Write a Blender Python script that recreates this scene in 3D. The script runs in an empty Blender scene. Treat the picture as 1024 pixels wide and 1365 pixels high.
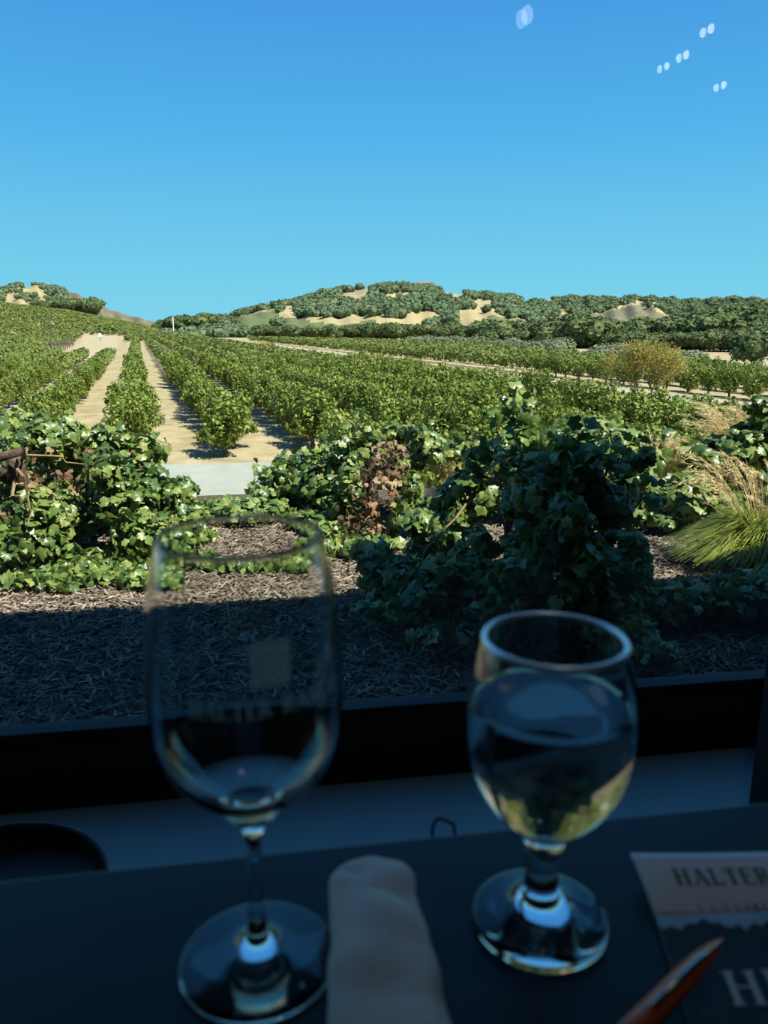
import bpy, math, random
import numpy as np
from mathutils import Vector, Matrix

rng = np.random.default_rng(7)
random.seed(7)
scene = bpy.context.scene
COL = scene.collection

# ------------------------------------------------------------------ camera
CAM_Z = 1.07
F = 1025.0                       # focal length in pixels of the 1024x1365 frame
PITCH = math.radians(13.5)
cam_d = bpy.data.cameras.new('camera')
cam_d.sensor_fit = 'VERTICAL'
cam_d.sensor_height = 36.0
cam_d.lens = F / 1365.0 * 36.0
cam_d.clip_start = 0.02
cam_d.clip_end = 6000
cam_d.dof.use_dof = True
cam_d.dof.focus_distance = 7.0
cam_d.dof.aperture_fstop = cam_d.lens / 3.6     # about a 3.4 mm phone lens opening
cam = bpy.data.objects.new('camera', cam_d)
COL.objects.link(cam)
cam.location = (0, 0, CAM_Z)
cam.rotation_euler = (math.pi / 2 - PITCH, 0, 0)
scene.camera = cam

# ------------------------------------------------------------------ colour, sky, sun
scene.view_settings.view_transform = 'Standard'
scene.view_settings.look = 'None'
scene.view_settings.gamma = 1
scene.view_settings.exposure = 0.0
scene.view_settings.use_curve_mapping = False
scene.cycles.max_bounces = 14
scene.cycles.transmission_bounces = 12
scene.cycles.transparent_max_bounces = 24
scene.cycles.diffuse_bounces = 3
scene.cycles.caustics_reflective = False
scene.cycles.sample_clamp_indirect = 4.0

world = bpy.data.worlds.new('sky')
scene.world = world
world.use_nodes = True
wn = world.node_tree.nodes; wl = world.node_tree.links
wn.clear()
w_out = wn.new('ShaderNodeOutputWorld'); w_bg = wn.new('ShaderNodeBackground')
w_tc = wn.new('ShaderNodeTexCoord'); w_sep = wn.new('ShaderNodeSeparateXYZ'); w_rp = wn.new('ShaderNodeValToRGB')
wl.new(w_tc.outputs['Generated'], w_sep.inputs[0]); wl.new(w_sep.outputs['Z'], w_rp.inputs[0])
wl.new(w_rp.outputs[0], w_bg.inputs[0]); wl.new(w_bg.outputs[0], w_out.inputs[0])
w_bg.inputs[1].default_value = 1.0
stops = [(0.0, (.27, .74, .95)), (0.06, (.22, .70, .96)), (0.22, (.105, .50, .95)), (0.36, (.072, .35, .86)), (1.0, (.045, .20, .58))]
el = w_rp.color_ramp.elements
el[0].position = stops[0][0]; el[0].color = (*stops[0][1], 1)
el[1].position = stops[-1][0]; el[1].color = (*stops[-1][1], 1)
for p_, c_ in stops[1:-1]:
    e_ = el.new(p_); e_.color = (*c_, 1)

SUN_EL = math.radians(55); SUN_AZ = math.radians(45)      # behind the camera, off to the right
sun_d = bpy.data.lights.new('sun', 'SUN'); sun_d.energy = 10.5; sun_d.angle = math.radians(.55); sun_d.color = (1, .95, .86)
sun = bpy.data.objects.new('sun', sun_d); COL.objects.link(sun)
WALL = math.radians(9)                                      # the window wall's direction against the camera's right
az = SUN_AZ + WALL
to_sun = Vector((math.sin(az) * math.cos(SUN_EL), -math.cos(az) * math.cos(SUN_EL), math.sin(SUN_EL)))
sun.rotation_euler = to_sun.to_track_quat('Z', 'Y').to_euler()
sun.location = (0, -3, 30)

# ------------------------------------------------------------------ camera arithmetic for measured places
cp, sp_ = math.cos(PITCH), math.sin(PITCH)
def ray(px, py):
    a = (px - 512) / F; b = (682.5 - py) / F
    return np.array([a, cp + b * sp_, -sp_ + b * cp])
def P(px, py, z):
    d = ray(px, py); t = (z - CAM_Z) / d[2]
    return (d[0] * t, d[1] * t)
def PY(px, py, Y):
    d = ray(px, py); t = Y / d[1]
    return (d[0] * t, Y, CAM_Z + d[2] * t)
def proj(x, y, z):
    dz = z - CAM_Z
    dep = y * cp - dz * sp_; up = y * sp_ + dz * cp
    return 512 + F * x / dep, 682.5 - F * up / dep
WN = (-math.sin(WALL), math.cos(WALL)); WD = (math.cos(WALL), math.sin(WALL))
def wallpt(s, p):                # s along the window wall, p out from the camera
    return (s * WD[0] + p * WN[0], s * WD[1] + p * WN[1])
def perp(x, y): return x * WN[0] + y * WN[1]

# ------------------------------------------------------------------ mesh and object helpers
def mesh_np(name, V, faces_list, mats=(), smooth=False, mat_idx=None):
    """faces_list: list of integer arrays (n,k)"""
    me = bpy.data.meshes.new(name)
    V = np.asarray(V, dtype=np.float32)
    me.vertices.add(len(V)); me.vertices.foreach_set('co', V.ravel())
    idx = np.concatenate([np.asarray(f).ravel() for f in faces_list]).astype(np.int32)
    tot = np.concatenate([np.full(len(f), np.asarray(f).shape[1]) for f in faces_list]).astype(np.int32)
    start = np.concatenate([[0], np.cumsum(tot)[:-1]]).astype(np.int32)
    me.loops.add(len(idx)); me.loops.foreach_set('vertex_index', idx)
    me.polygons.add(len(tot)); me.polygons.foreach_set('loop_start', start)
    try: me.polygons.foreach_set('loop_total', tot)
    except Exception: pass
    for m in mats: me.materials.append(m)
    if mat_idx is not None: me.polygons.foreach_set('material_index', np.asarray(mat_idx, dtype=np.int32))
    me.polygons.foreach_set('use_smooth', np.full(len(tot), bool(smooth)))
    me.update(calc_edges=True); me.validate()
    return me

class MB:
    """collects simple shapes into one mesh"""
    def __init__(s): s.v = []; s.f = []; s.sm = False
    def add(s, vs, fs):
        o = len(s.v); s.v += [tuple(v) for v in vs]; s.f += [tuple(i + o for i in f) for f in fs]
    def box(s, x0, x1, y0, y1, z0, z1, M=None):
        vs = [Vector((x, y, z)) for z in (z0, z1) for y in (y0, y1) for x in (x0, x1)]
        if M is not None: vs = [M @ v for v in vs]
        s.add(vs, [(0, 2, 3, 1), (4, 5, 7, 6), (0, 1, 5, 4), (2, 6, 7, 3), (0, 4, 6, 2), (1, 3, 7, 5)])
    def tube(s, pts, rad, n=8, cap=True):
        pts = [Vector(p) for p in pts]
        if not hasattr(rad, '__len__'): rad = [rad] * len(pts)
        ring = []; prev = None; o = len(s.v)
        for i, p in enumerate(pts):
            t = (pts[min(i + 1, len(pts) - 1)] - pts[max(i - 1, 0)])
            t = t.normalized() if t.length > 1e-9 else Vector((0, 0, 1))
            a = prev - t * prev.dot(t) if prev is not None else t.orthogonal()
            if a.length < 1e-6: a = t.orthogonal()
            a.normalize(); prev = a; b = t.cross(a)
            for k in range(n):
                th = 2 * math.pi * k / n
                s.v.append(tuple(p + (a * math.cos(th) + b * math.sin(th)) * rad[i]))
        for i in range(len(pts) - 1):
            for k in range(n):
                k2 = (k + 1) % n
                s.f.append((o + i * n + k, o + i * n + k2, o + (i + 1) * n + k2, o + (i + 1) * n + k))
        if cap:
            s.f.append(tuple(o + k for k in reversed(range(n))))
            s.f.append(tuple(o + (len(pts) - 1) * n + k for k in range(n)))
    def build(s, name, mat, parent=None, smooth=False):
        me = bpy.data.meshes.new(name); me.from_pydata(s.v, [], s.f)
        if mat: me.materials.append(mat)
        if smooth: me.polygons.foreach_set('use_smooth', [True] * len(me.polygons))
        me.update()
        return link(name, me, parent)

def link(name, me, parent=None):
    o = bpy.data.objects.new(name, me); COL.objects.link(o)
    if parent is not None: o.parent = parent
    return o
def tag(o, label=None, cat=None, group=None, kind=None):
    if label: o['label'] = label
    if cat: o['category'] = cat
    if group: o['group'] = group
    if kind: o['kind'] = kind
    return o
def empty(name, loc=(0, 0, 0), rz=0.0):
    o = bpy.data.objects.new(name, None); COL.objects.link(o)
    o.location = loc; o.rotation_euler = (0, 0, rz); o.empty_display_size = .05
    return o
def copy_tree(o, parent=None):
    c = o.copy(); COL.objects.link(c)
    if parent is not None: c.parent = parent
    for ch in o.children: copy_tree(ch, c)
    return c
def bevel(o, w, seg=2):
    m = o.modifiers.new('bevel', 'BEVEL'); m.width = w; m.segments = seg; m.limit_method = 'ANGLE'
    return o

# ------------------------------------------------------------------ materials
def new_mat(name):
    m = bpy.data.materials.new(name); m.use_nodes = True
    n = m.node_tree.nodes; n.clear()
    return m, n, m.node_tree.links
def principled(name, color, rough=.5, spec=.5, metal=0.0, noise=None, bump=None):
    m, n, l = new_mat(name)
    out = n.new('ShaderNodeOutputMaterial'); b = n.new('ShaderNodeBsdfPrincipled')
    b.inputs['Base Color'].default_value = (*color, 1); b.inputs['Roughness'].default_value = rough
    b.inputs['Specular IOR Level'].default_value = spec; b.inputs['Metallic'].default_value = metal
    l.new(b.outputs[0], out.inputs[0])
    tc = n.new('ShaderNodeTexCoord')
    if noise:                         # (scale, colour list)
        sc, cols = noise[0], noise[1]
        t = n.new('ShaderNodeTexNoise'); t.inputs['Scale'].default_value = sc; t.inputs['Detail'].default_value = 6
        t.inputs['Roughness'].default_value = .65
        l.new(tc.outputs['Object'], t.inputs['Vector'])
        r = n.new('ShaderNodeValToRGB'); ramp(r, cols, noise[2] if len(noise) > 2 else (.3, .7))
        l.new(t.outputs['Fac'], r.inputs[0]); l.new(r.outputs[0], b.inputs['Base Color'])
    if bump:
        t2 = n.new('ShaderNodeTexNoise'); t2.inputs['Scale'].default_value = bump[0]; t2.inputs['Detail'].default_value = 5
        l.new(tc.outputs['Object'], t2.inputs['Vector'])
        bp = n.new('ShaderNodeBump'); bp.inputs['Strength'].default_value = bump[1]; bp.inputs['Distance'].default_value = bump[2]
        l.new(t2.outputs['Fac'], bp.inputs['Height']); l.new(bp.outputs[0], b.inputs['Normal'])
    return m
def ramp(r, cols, span=(0, 1)):
    e = r.color_ramp.elements
    k = len(cols)
    e[0].position = span[0]; e[0].color = (*cols[0], 1)
    e[1].position = span[1]; e[1].color = (*cols[-1], 1)
    for i in range(1, k - 1):
        q = e.new(span[0] + (span[1] - span[0]) * i / (k - 1)); q.color = (*cols[i], 1)
def leaf_mat(name, cols, trans=.25, rough=.45, spec=.4, patch=None):
    """colour differs from leaf to leaf"""
    m, n, l = new_mat(name)
    out = n.new('ShaderNodeOutputMaterial'); b = n.new('ShaderNodeBsdfPrincipled'); t = n.new('ShaderNodeBsdfTranslucent')
    mix = n.new('ShaderNodeMixShader'); g = n.new('ShaderNodeNewGeometry'); r = n.new('ShaderNodeValToRGB')
    ramp(r, cols); l.new(g.outputs['Random Per Island'], r.inputs[0])
    src = r.outputs[0]
    if patch:                          # larger blotches of a second tone
        tc = n.new('ShaderNodeTexCoord'); ns = n.new('ShaderNodeTexNoise'); ns.inputs['Scale'].default_value = patch[0]
        l.new(tc.outputs['Object'], ns.inputs['Vector'])
        rr = n.new('ShaderNodeValToRGB'); ramp(rr, [(0, 0, 0), (1, 1, 1)], (.42, .62)); l.new(ns.outputs['Fac'], rr.inputs[0])
        mc = n.new('ShaderNodeMix'); mc.data_type = 'RGBA'; mc.blend_type = 'MULTIPLY'
        l.new(rr.outputs[0], mc.inputs['Factor']); l.new(src, mc.inputs['A']); mc.inputs['B'].default_value = (*patch[1], 1)
        src = mc.outputs['Result']
    l.new(src, b.inputs['Base Color']); l.new(src, t.inputs['Color'])
    b.inputs['Roughness'].default_value = rough; b.inputs['Specular IOR Level'].default_value = spec
    mix.inputs[0].default_value = trans
    l.new(b.outputs[0], mix.inputs[1]); l.new(t.outputs[0], mix.inputs[2]); l.new(mix.outputs[0], out.inputs[0])
    return m
def glass_mat(name, ior=1.48, color=(1, 1, 1)):
    m, n, l = new_mat(name)
    out = n.new('ShaderNodeOutputMaterial'); g = n.new('ShaderNodeBsdfGlass')
    g.inputs['Color'].default_value = (*color, 1); g.inputs['Roughness'].default_value = 0.0; g.inputs['IOR'].default_value = ior
    l.new(g.outputs[0], out.inputs[0]); return m
def pane_mat():
    m, n, l = new_mat('window_glass')
    out = n.new('ShaderNodeOutputMaterial'); t = n.new('ShaderNodeBsdfTransparent'); g = n.new('ShaderNodeBsdfGlossy')
    t.inputs[0].default_value = (.95, .985, .975, 1); g.inputs['Roughness'].default_value = 0.0
    lw = n.new('ShaderNodeLayerWeight'); lw.inputs[0].default_value = .5
    p5 = n.new('ShaderNodeMath'); p5.operation = 'POWER'; p5.inputs[1].default_value = 5
    mu = n.new('ShaderNodeMath'); mu.operation = 'MULTIPLY_ADD'; mu.inputs[1].default_value = .9; mu.inputs[2].default_value = .045
    l.new(lw.outputs['Facing'], p5.inputs[0]); l.new(p5.outputs[0], mu.inputs[0])
    mx = n.new('ShaderNodeMixShader'); l.new(mu.outputs[0], mx.inputs[0]); l.new(t.outputs[0], mx.inputs[1]); l.new(g.outputs[0], mx.inputs[2])
    l.new(mx.outputs[0], out.inputs[0]); return m
def emit_mat(name, color, s):
    m, n, l = new_mat(name)
    out = n.new('ShaderNodeOutputMaterial'); e = n.new('ShaderNodeEmission'); e.inputs[0].default_value = (*color, 1); e.inputs[1].default_value = s
    l.new(e.outputs[0], out.inputs[0]); return m

GL = [(.045, .085, .018), (.085, .145, .030), (.135, .205, .042), (.20, .265, .060), (.30, .345, .11)]
M = {}
M['table'] = principled('black_laminate', (.007, .010, .012), .42, .28, bump=(900, .08, .0004))
M['floor'] = principled('sealed_concrete', (.13, .15, .17), .42, .5, noise=(3, [(.21, .34, .34), (.24, .38, .38)]))
M['steel'] = principled('black_painted_steel', (.012, .013, .014), .6, .25)
M['wall'] = principled('dark_wall_paint', (.05, .05, .052), .8, .2, noise=(2, [(.045, .045, .047), (.055, .055, .057)]))
M['ceiling'] = principled('dark_ceiling', (.04, .04, .042), .9, .1, noise=(2, [(.035, .035, .037), (.045, .045, .047)]))
M['stucco'] = principled('outer_stucco', (.4, .36, .3), .9, .1, noise=(8, [(.36, .33, .27), (.44, .4, .33)]))
M['pane'] = pane_mat()
M['glass'] = glass_mat('clear_glass', 1.5, (.985, .995, .99))
M['water'] = glass_mat('drinking_water', 1.33)
M['seat'] = principled('black_plastic', (.010, .010, .012), .5, .4)
M['rim'] = principled('lighter_black_rim', (.05, .055, .055), .4, .5)  # stool rim, a lighter black than the seat
M['napkin'] = principled('grey_napkin_cloth', (.55, .54, .50), .95, .1, noise=(30, [(.50, .49, .45), (.60, .59, .55)]), bump=(700, .35, .0006))
M['paper'] = principled('white_paper', (.7, .7, .66), .7, .2, noise=(60, [(.70, .70, .66), (.74, .74, .70)]))
M['greypaper'] = principled('grey_picture_sky', (.30, .31, .30), .6, .25, noise=(40, [(.27, .28, .275), (.33, .34, .33)]))
M['darkpaper'] = principled('dark_green_picture', (.012, .022, .022), .5, .3, noise=(60, [(.008, .016, .016), (.02, .032, .03)]))
M['ink'] = principled('black_ink', (.02, .025, .03), .6, .2)
M['whiteink'] = principled('white_ink', (.5, .52, .5), .6, .2)
M['pen'] = principled('copper_pen_barrel', (.62, .12, .03), .3, .6, .15)
M['penmetal'] = principled('pen_metal', (.5, .5, .5), .25, .5, .9)
M['cable'] = principled('black_cable', (.006, .006, .007), .5, .4)
M['leaf'] = leaf_mat('grape_leaf', GL, .3, .38, .6)
M['leafyellow'] = leaf_mat('yellowing_grape_leaf', [(0.176, 0.264, 0.044), (0.308, 0.374, 0.077), (0.374, 0.352, 0.11), (0.11, 0.22, 0.033)], .35)
M['leafdead'] = leaf_mat('dead_leaf', [(0.177, 0.096, 0.046), (0.287, 0.167, 0.092), (0.376, 0.257, 0.154), (0.111, 0.065, 0.039)], .2, .7, .2)
M['vineleaf'] = leaf_mat('vineyard_leaf', [(0.071, 0.113, 0.018), (0.119, 0.176, 0.026), (0.177, 0.233, 0.034), (0.26, 0.3, 0.048), (0.332, 0.34, 0.065)], .3, .55, .3)
M['farvine'] = leaf_mat('far_vineyard_leaf', [(0.07, 0.099, 0.023), (0.114, 0.149, 0.035), (0.166, 0.198, 0.047), (0.217, 0.237, 0.061)], .2, .7, .15)
M['bark'] = principled('vine_bark', (.10, .07, .05), .9, .1, noise=(25, [(.05, .035, .025), (.15, .11, .08)]), bump=(60, .8, .01))
M['cane'] = principled('green_brown_cane', (.22, .16, .07), .7, .2, noise=(20, [(.12, .1, .04), (.3, .2, .1)]))
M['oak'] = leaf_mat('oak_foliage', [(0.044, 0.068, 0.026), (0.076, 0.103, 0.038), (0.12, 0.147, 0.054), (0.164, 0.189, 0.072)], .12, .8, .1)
M['oakfar'] = leaf_mat('hazed_oak_foliage', [(0.065, 0.1, 0.053), (0.097, 0.134, 0.066), (0.134, 0.173, 0.085), (0.163, 0.192, 0.1)], .1, .9, .05)  # distance haze is put into this lighter foliage colour
M['olive'] = leaf_mat('olive_foliage', [(0.138, 0.166, 0.086), (0.196, 0.217, 0.121), (0.253, 0.279, 0.155)], .2, .6, .2)
M['autumn'] = leaf_mat('autumn_foliage', [(0.199, 0.207, 0.047), (0.342, 0.304, 0.069), (0.456, 0.373, 0.092), (0.371, 0.248, 0.082)], .35, .6, .2)
M['trunk'] = principled('grey_bark', (.13, .11, .09), .9, .1, noise=(10, [(.08, .07, .055), (.2, .17, .14)]))
M['grass'] = leaf_mat('fountain_grass_blade', [(0.173, 0.238, 0.033), (0.281, 0.346, 0.054), (0.389, 0.432, 0.086), (0.454, 0.454, 0.141)], .35, .5, .3)
M['seed'] = leaf_mat('dry_seed_head', [(0.57, 0.434, 0.203), (0.745, 0.596, 0.299), (0.841, 0.705, 0.407)], .3, .7, .2)
M['mulchground'] = principled('mulch_soil', (.09, .065, .045), .95, .1, noise=(30, [(.04, .03, .023), (.11, .082, .06), (.17, .13, .095)]), bump=(80, .8, .02))
M['mulch'] = leaf_mat('wood_chip', [(0.064, 0.048, 0.037), (0.116, 0.085, 0.061), (0.175, 0.131, 0.094), (0.244, 0.188, 0.139), (0.395, 0.319, 0.231)], 0, .85, .15)
M['straw'] = principled('dry_straw_soil', (.5, .4, .2), .95, .1, noise=(.9, [(.19, .15, .08), (.34, .27, .15), (.44, .36, .215)], (.25, .75)), bump=(6, .5, .08))
M['gravel'] = principled('grey_gravel', (.42, .41, .35), .95, .1, noise=(1.2, [(.27, .275, .225), (.34, .34, .28)]))
M['dirtroad'] = principled('pale_dirt', (.6, .53, .4), .95, .1, noise=(.8, [(.28, .245, .175), (.42, .37, .28)]))
M['hillgrass'] = principled('dry_hill_grass', (.5, .38, .17), .95, .05, noise=(.03, [(.24, .19, .10), (.34, .27, .14), (.42, .34, .185)]))
M['hillbrown'] = principled('brown_hill_scrub', (.22, .18, .11), .95, .05, noise=(.03, [(.11, .105, .065), (.20, .175, .11)]))
M['hillvine'] = principled('far_vineyard_slope', (.14, .19, .06), .95, .05, noise=(.25, [(.085, .105, .045), (.16, .175, .08)]))
M['tracksoil'] = principled('tan_track_soil', (.4, .33, .2), .95, .05, noise=(.6, [(.30, .245, .15), (.42, .35, .22)]))
M['woodpole'] = principled('weathered_pole', (.12, .10, .08), .9, .1, noise=(6, [(.09, .075, .06), (.16, .13, .10)]))
M['white'] = principled('white_paint', (.8, .8, .78), .5, .3)
M['roof'] = principled('brown_roof', (.2, .15, .11), .8, .2)
M['darkcar'] = principled('dark_car_paint', (.02, .025, .03), .3, .5)

# ------------------------------------------------------------------ numpy scatter
def frames(N, roll):
    """rotation matrices whose third column is N"""
    N = N / np.linalg.norm(N, axis=1, keepdims=True)
    ref = np.where(np.abs(N[:, 2:3]) < .9, np.array([[0, 0, 1.]]), np.array([[1., 0, 0]]))
    A = np.cross(ref, N); A /= np.linalg.norm(A, axis=1, keepdims=True)
    B = np.cross(N, A)
    c, s = np.cos(roll)[:, None], np.sin(roll)[:, None]
    X = A * c + B * s; Yv = -A * s + B * c
    return np.stack([X, Yv, N], axis=2)
def scatter(tv, tf, pos, R, scale):
    tv = np.asarray(tv, float); tf = np.asarray(tf)
    scale = np.asarray(scale, float)
    if scale.ndim == 1: scale = scale[:, None]
    W = tv[None] * scale[:, None, :] if scale.shape[1] == 3 else tv[None] * scale[:, None]
    V = np.einsum('nij,nkj->nki', R, W) + pos[:, None, :]
    n = len(pos)
    Fc = (tf[None] + (np.arange(n) * len(tv))[:, None, None]).reshape(-1, tf.shape[1])
    return V.reshape(-1, 3), Fc
def merge(parts):
    Vs, Fs, o = [], [], 0
    for V, Fc in parts:
        Vs.append(V); Fs.append(Fc + o); o += len(V)
    return np.concatenate(Vs), np.concatenate(Fs)

def grape_leaf():
    pts = [(-90, .30), (-68, .74), (-48, .80), (-22, .90), (-4, .84), (8, .74), (22, .90), (38, 1.0), (55, .88), (66, .80), (78, .98), (90, 1.12),
           (102, .98), (114, .80), (125, .88), (142, 1.0), (158, .90), (172, .74), (184, .84), (202, .90), (228, .80), (248, .74)]
    v = [(0, 0, .10)]
    for a, r in pts:
        x = r * math.cos(math.radians(a)); y = r * math.sin(math.radians(a))
        v.append((x * .5, y * .5 + .05, -.16 * r * r + .20 * abs(x) * r * r))
    n = len(pts)
    f = [(0, 1 + i, 1 + (i + 1) % n) for i in range(n)]
    return v, f
LEAF_V, LEAF_F = grape_leaf()
CARD_V = [(-.5, 0, -.08), (0, -.45, .06), (.5, 0, -.08), (0, .55, .06)]
CARD_F = [(0, 1, 2), (0, 2, 3)]
CARD2_V = [(0, -.5, 0), (.42, -.12, -.1), (.3, .35, -.06), (0, .55, 0), (-.3, .35, -.06), (-.42, -.12, -.1), (0, 0, .08)]
CARD2_F = [(6, i, (i + 1) % 6) for i in range(6)]

def rand_unit(n):
    v = rng.normal(size=(n, 3)); return v / np.linalg.norm(v, axis=1, keepdims=True)
def blob_points(blobs, n, shell=.55):
    """positions and outward normals in a set of ellipsoids (cx,cy,cz,rx,ry,rz)"""
    B = np.asarray(blobs, float)
    vol = (B[:, 3] * B[:, 4] * B[:, 5]) ** .75
    k = rng.choice(len(B), size=n, p=vol / vol.sum())
    d = rand_unit(n)
    r = shell + (1.08 - shell) * rng.random(n) ** .6
    pos = B[k, :3] + d * B[k, 3:] * r[:, None]
    nor = d / B[k, 3:]; nor /= np.linalg.norm(nor, axis=1, keepdims=True)
    return pos, nor
def foliage(name, mat, blobs, n, size, parent, ground=None, tmpl=(LEAF_V, LEAF_F), up=.55, jit=.55, shell=.55, data_only=False):
    pos, nor = blob_points(blobs, n, shell)
    nn = nor + np.array([0, -.15, up]) + rng.normal(size=(n, 3)) * jit
    if ground is not None:
        pos[:, 2] = np.maximum(pos[:, 2], ground + .03 + rng.random(n) * .03)
    R = frames(nn, rng.random(n) * 6.283)
    s = size * (.6 + .7 * rng.random(n))
    V, Fc = scatter(tmpl[0], tmpl[1], pos, R, s)
    me = mesh_np(name, V, [Fc], [mat])
    if data_only: return me
    return link(name, me, parent)

# ------------------------------------------------------------------ terrain
RD = np.array([-.299, .954]); RE = np.array([.954, .299])     # along the vine rows, across them
ZV = -2.4
def sstep(t): t = np.clip(t, 0, 1); return t * t * (3 - 2 * t)
def GH(x, y):
    x = np.asarray(x, float); y = np.asarray(y, float)
    p = x * WN[0] + y * WN[1]
    u = x * RE[0] + y * RE[1]; r = x * RD[0] + y * RD[1]
    z = -.13 + (ZV + .13) * sstep((p - 5.3) / 6.5)
    rise = np.interp(u, [-120, -58, -28, -3, 16], [14.5, 12.6, 9.6, 4.6, 0])
    z = z + rise * sstep((r - 190) / 190)
    z = z + np.interp(u, [-60, -18], [1.6, 0]) * sstep((r - 60) / 120) * (1 - .7 * sstep((r - 190) / 190))
    return z

A_ = np.radians(np.linspace(-48, 48, 170)); Rr = np.concatenate([[4.6], np.geomspace(5.4, 1700, 170)])
AA, RR = np.meshgrid(A_, Rr)
X = RR * np.sin(AA); Y = RR * np.cos(AA); Z = GH(X, Y)
V = np.stack([X, Y, Z - .012], -1).reshape(-1, 3)
nr, nc = X.shape
ii = (np.arange(nr - 1)[:, None] * nc + np.arange(nc - 1)[None]).ravel()
Q = np.stack([ii, ii + 1, ii + nc + 1, ii + nc], 1)
tag(link('ground', mesh_np('ground', V, [Q], [M['straw']], True)), kind='structure')

def drape(name, mat, poly_fn, n_long, n_wide, lift):
    """strip draped on the terrain; poly_fn(s,t)->x,y"""
    S, T = np.meshgrid(np.linspace(0, 1, n_long), np.linspace(0, 1, n_wide), indexing='ij')
    x, y = poly_fn(S, T)
    z = GH(x, y) + lift
    ii = (np.arange(n_long - 1)[:, None] * n_wide + np.arange(n_wide - 1)[None]).ravel()
    Q = np.stack([ii, ii + n_wide, ii + n_wide + 1, ii + 1], 1)
    return tag(link(name, mesh_np(name, np.stack([x, y, z], -1).reshape(-1, 3), [Q], [mat], True)), kind='structure')
# the mulch bed beside the building
drape('mulch_bed', M['mulchground'], lambda s, t: ((-7 + 14 * s) * WD[0] + (1.75 + 6.2 * t) * WN[0], (-7 + 14 * s) * WD[1] + (1.75 + 6.2 * t) * WN[1]), 60, 40, .0)
# grey driveway, parallel to the building
drape('driveway', M['gravel'], lambda s, t: ((-30 + 32 * s) * WD[0] + (15.6 + 4.6 * t) * WN[0], (-30 + 32 * s) * WD[1] + (15.6 + 4.6 * t) * WN[1]), 60, 6, .03)
# the dirt road between the vineyard blocks
ROAD_U = 23.5
def uv(u, r): return u * RE[0] + r * RD[0], u * RE[1] + r * RD[1]
drape('dirt_road', M['dirtroad'], lambda s, t: uv(ROAD_U - 3.4 + 6.4 * t, 12 + 420 * s), 160, 4, .06)
lx = np.array([-36.8, -30.7, -77, -86.5]); ly = np.array([89.5, 89.5, 228, 228])
drape('side_track', M['tracksoil'], lambda s, t: ((lx[0] * (1 - t) + lx[1] * t) * (1 - s) + (lx[3] * (1 - t) + lx[2] * t) * s, (ly[0] * (1 - s) + ly[3] * s) + 0 * t), 40, 6, .06)

# ------------------------------------------------------------------ hills
def hill(name, crest, foot_r, crest_r, foot_z, drop_px, mat_rules, noise_amp=1.5, ncol=260, nrow=46):
    """real hill: its crest line stands at distance crest_r, its foot at foot_r"""
    px = np.linspace(crest[0][0], crest[-1][0], ncol)
    py = np.interp(px, [c[0] for c in crest], [c[1] for c in crest]) + drop_px
    a = (px - 512) / F; b = (682.5 - py) / F
    fx = a; fy = cp + b * sp_; fz = -sp_ + b * cp
    hn = np.hypot(fx, fy); dirx, diry, slope = fx / hn, fy / hn, fz / hn
    k = np.sin(px * .045) * .5 + np.sin(px * .019 + 1.3) * .8
    cr = crest_r * (1 + .05 * k)
    zc = CAM_Z + cr * slope
    t = np.linspace(0, 1.7, nrow)[:, None]
    Rg = foot_r + (cr - foot_r)[None] * t
    prof = np.where(t <= 1, np.sin(np.clip(t, 0, 1) * math.pi / 2) ** 1.15, 1 - .9 * (np.clip(t - 1, 0, 1)) ** 1.5)
    nz = noise_amp * (np.sin(px[None] * .11 + t * 7) * np.sin(t * 9 + px[None] * .05) + .6 * np.sin(px[None] * .23 + 4 * t)) * np.sin(np.clip(t, 0, 1) * math.pi)
    Z = foot_z + (zc[None] - foot_z) * prof + nz
    X = dirx[None] * Rg; Y = diry[None] * Rg
    V = np.stack([X, Y, Z], -1).reshape(-1, 3)
    ii = (np.arange(nrow - 1)[:, None] * ncol + np.arange(ncol - 1)[None]).ravel()
    Q = np.stack([ii, ii + 1, ii + ncol + 1, ii + ncol], 1)
    C = V[Q].mean(1)
    qx, qy = proj(C[:, 0], C[:, 1], C[:, 2])
    mi = np.zeros(len(Q), int)
    mats = [mat_rules[0]]
    for j, (mt, poly) in enumerate(mat_rules[1:]):
        mats.append(mt); mi[inpoly(qx, qy, poly) & (ii // ncol < nrow * .6)] = j + 1
    tag(link(name, mesh_np(name, V, [Q], mats, True, mi)), kind='structure')
    return dict(X=X, Y=Y, Z=Z, px=px, nrow=nrow, t=t[:, 0])
def inpoly(x, y, poly):
    x = np.asarray(x); y = np.asarray(y); inside = np.zeros(x.shape, bool)
    n = len(poly); j = n - 1
    for i in range(n):
        xi, yi = poly[i]; xj, yj = poly[j]
        c = ((yi > y) != (yj > y)) & (x < (xj - xi) * (y - yi) / (yj - yi + 1e-12) + xi)
        inside ^= c; j = i
    return inside
def hill_pts(H, n, tmax=1.02, tmin=0.0):
    nrow, ncol = H['X'].shape
    k = int(np.searchsorted(H['t'], tmax)); k0 = int(np.searchsorted(H['t'], tmin))
    fi = k0 + rng.random(n) * (k - k0 - 1e-3); fj = rng.random(n) * (ncol - 1.001)
    i = fi.astype(int); j = fj.astype(int); a = fi - i; b = fj - j
    g = lambda G: (G[i, j] * (1 - a) * (1 - b) + G[i + 1, j] * a * (1 - b) + G[i, j + 1] * (1 - a) * b + G[i + 1, j + 1] * a * b)
    return g(H['X']), g(H['Y']), g(H['Z'])

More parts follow.
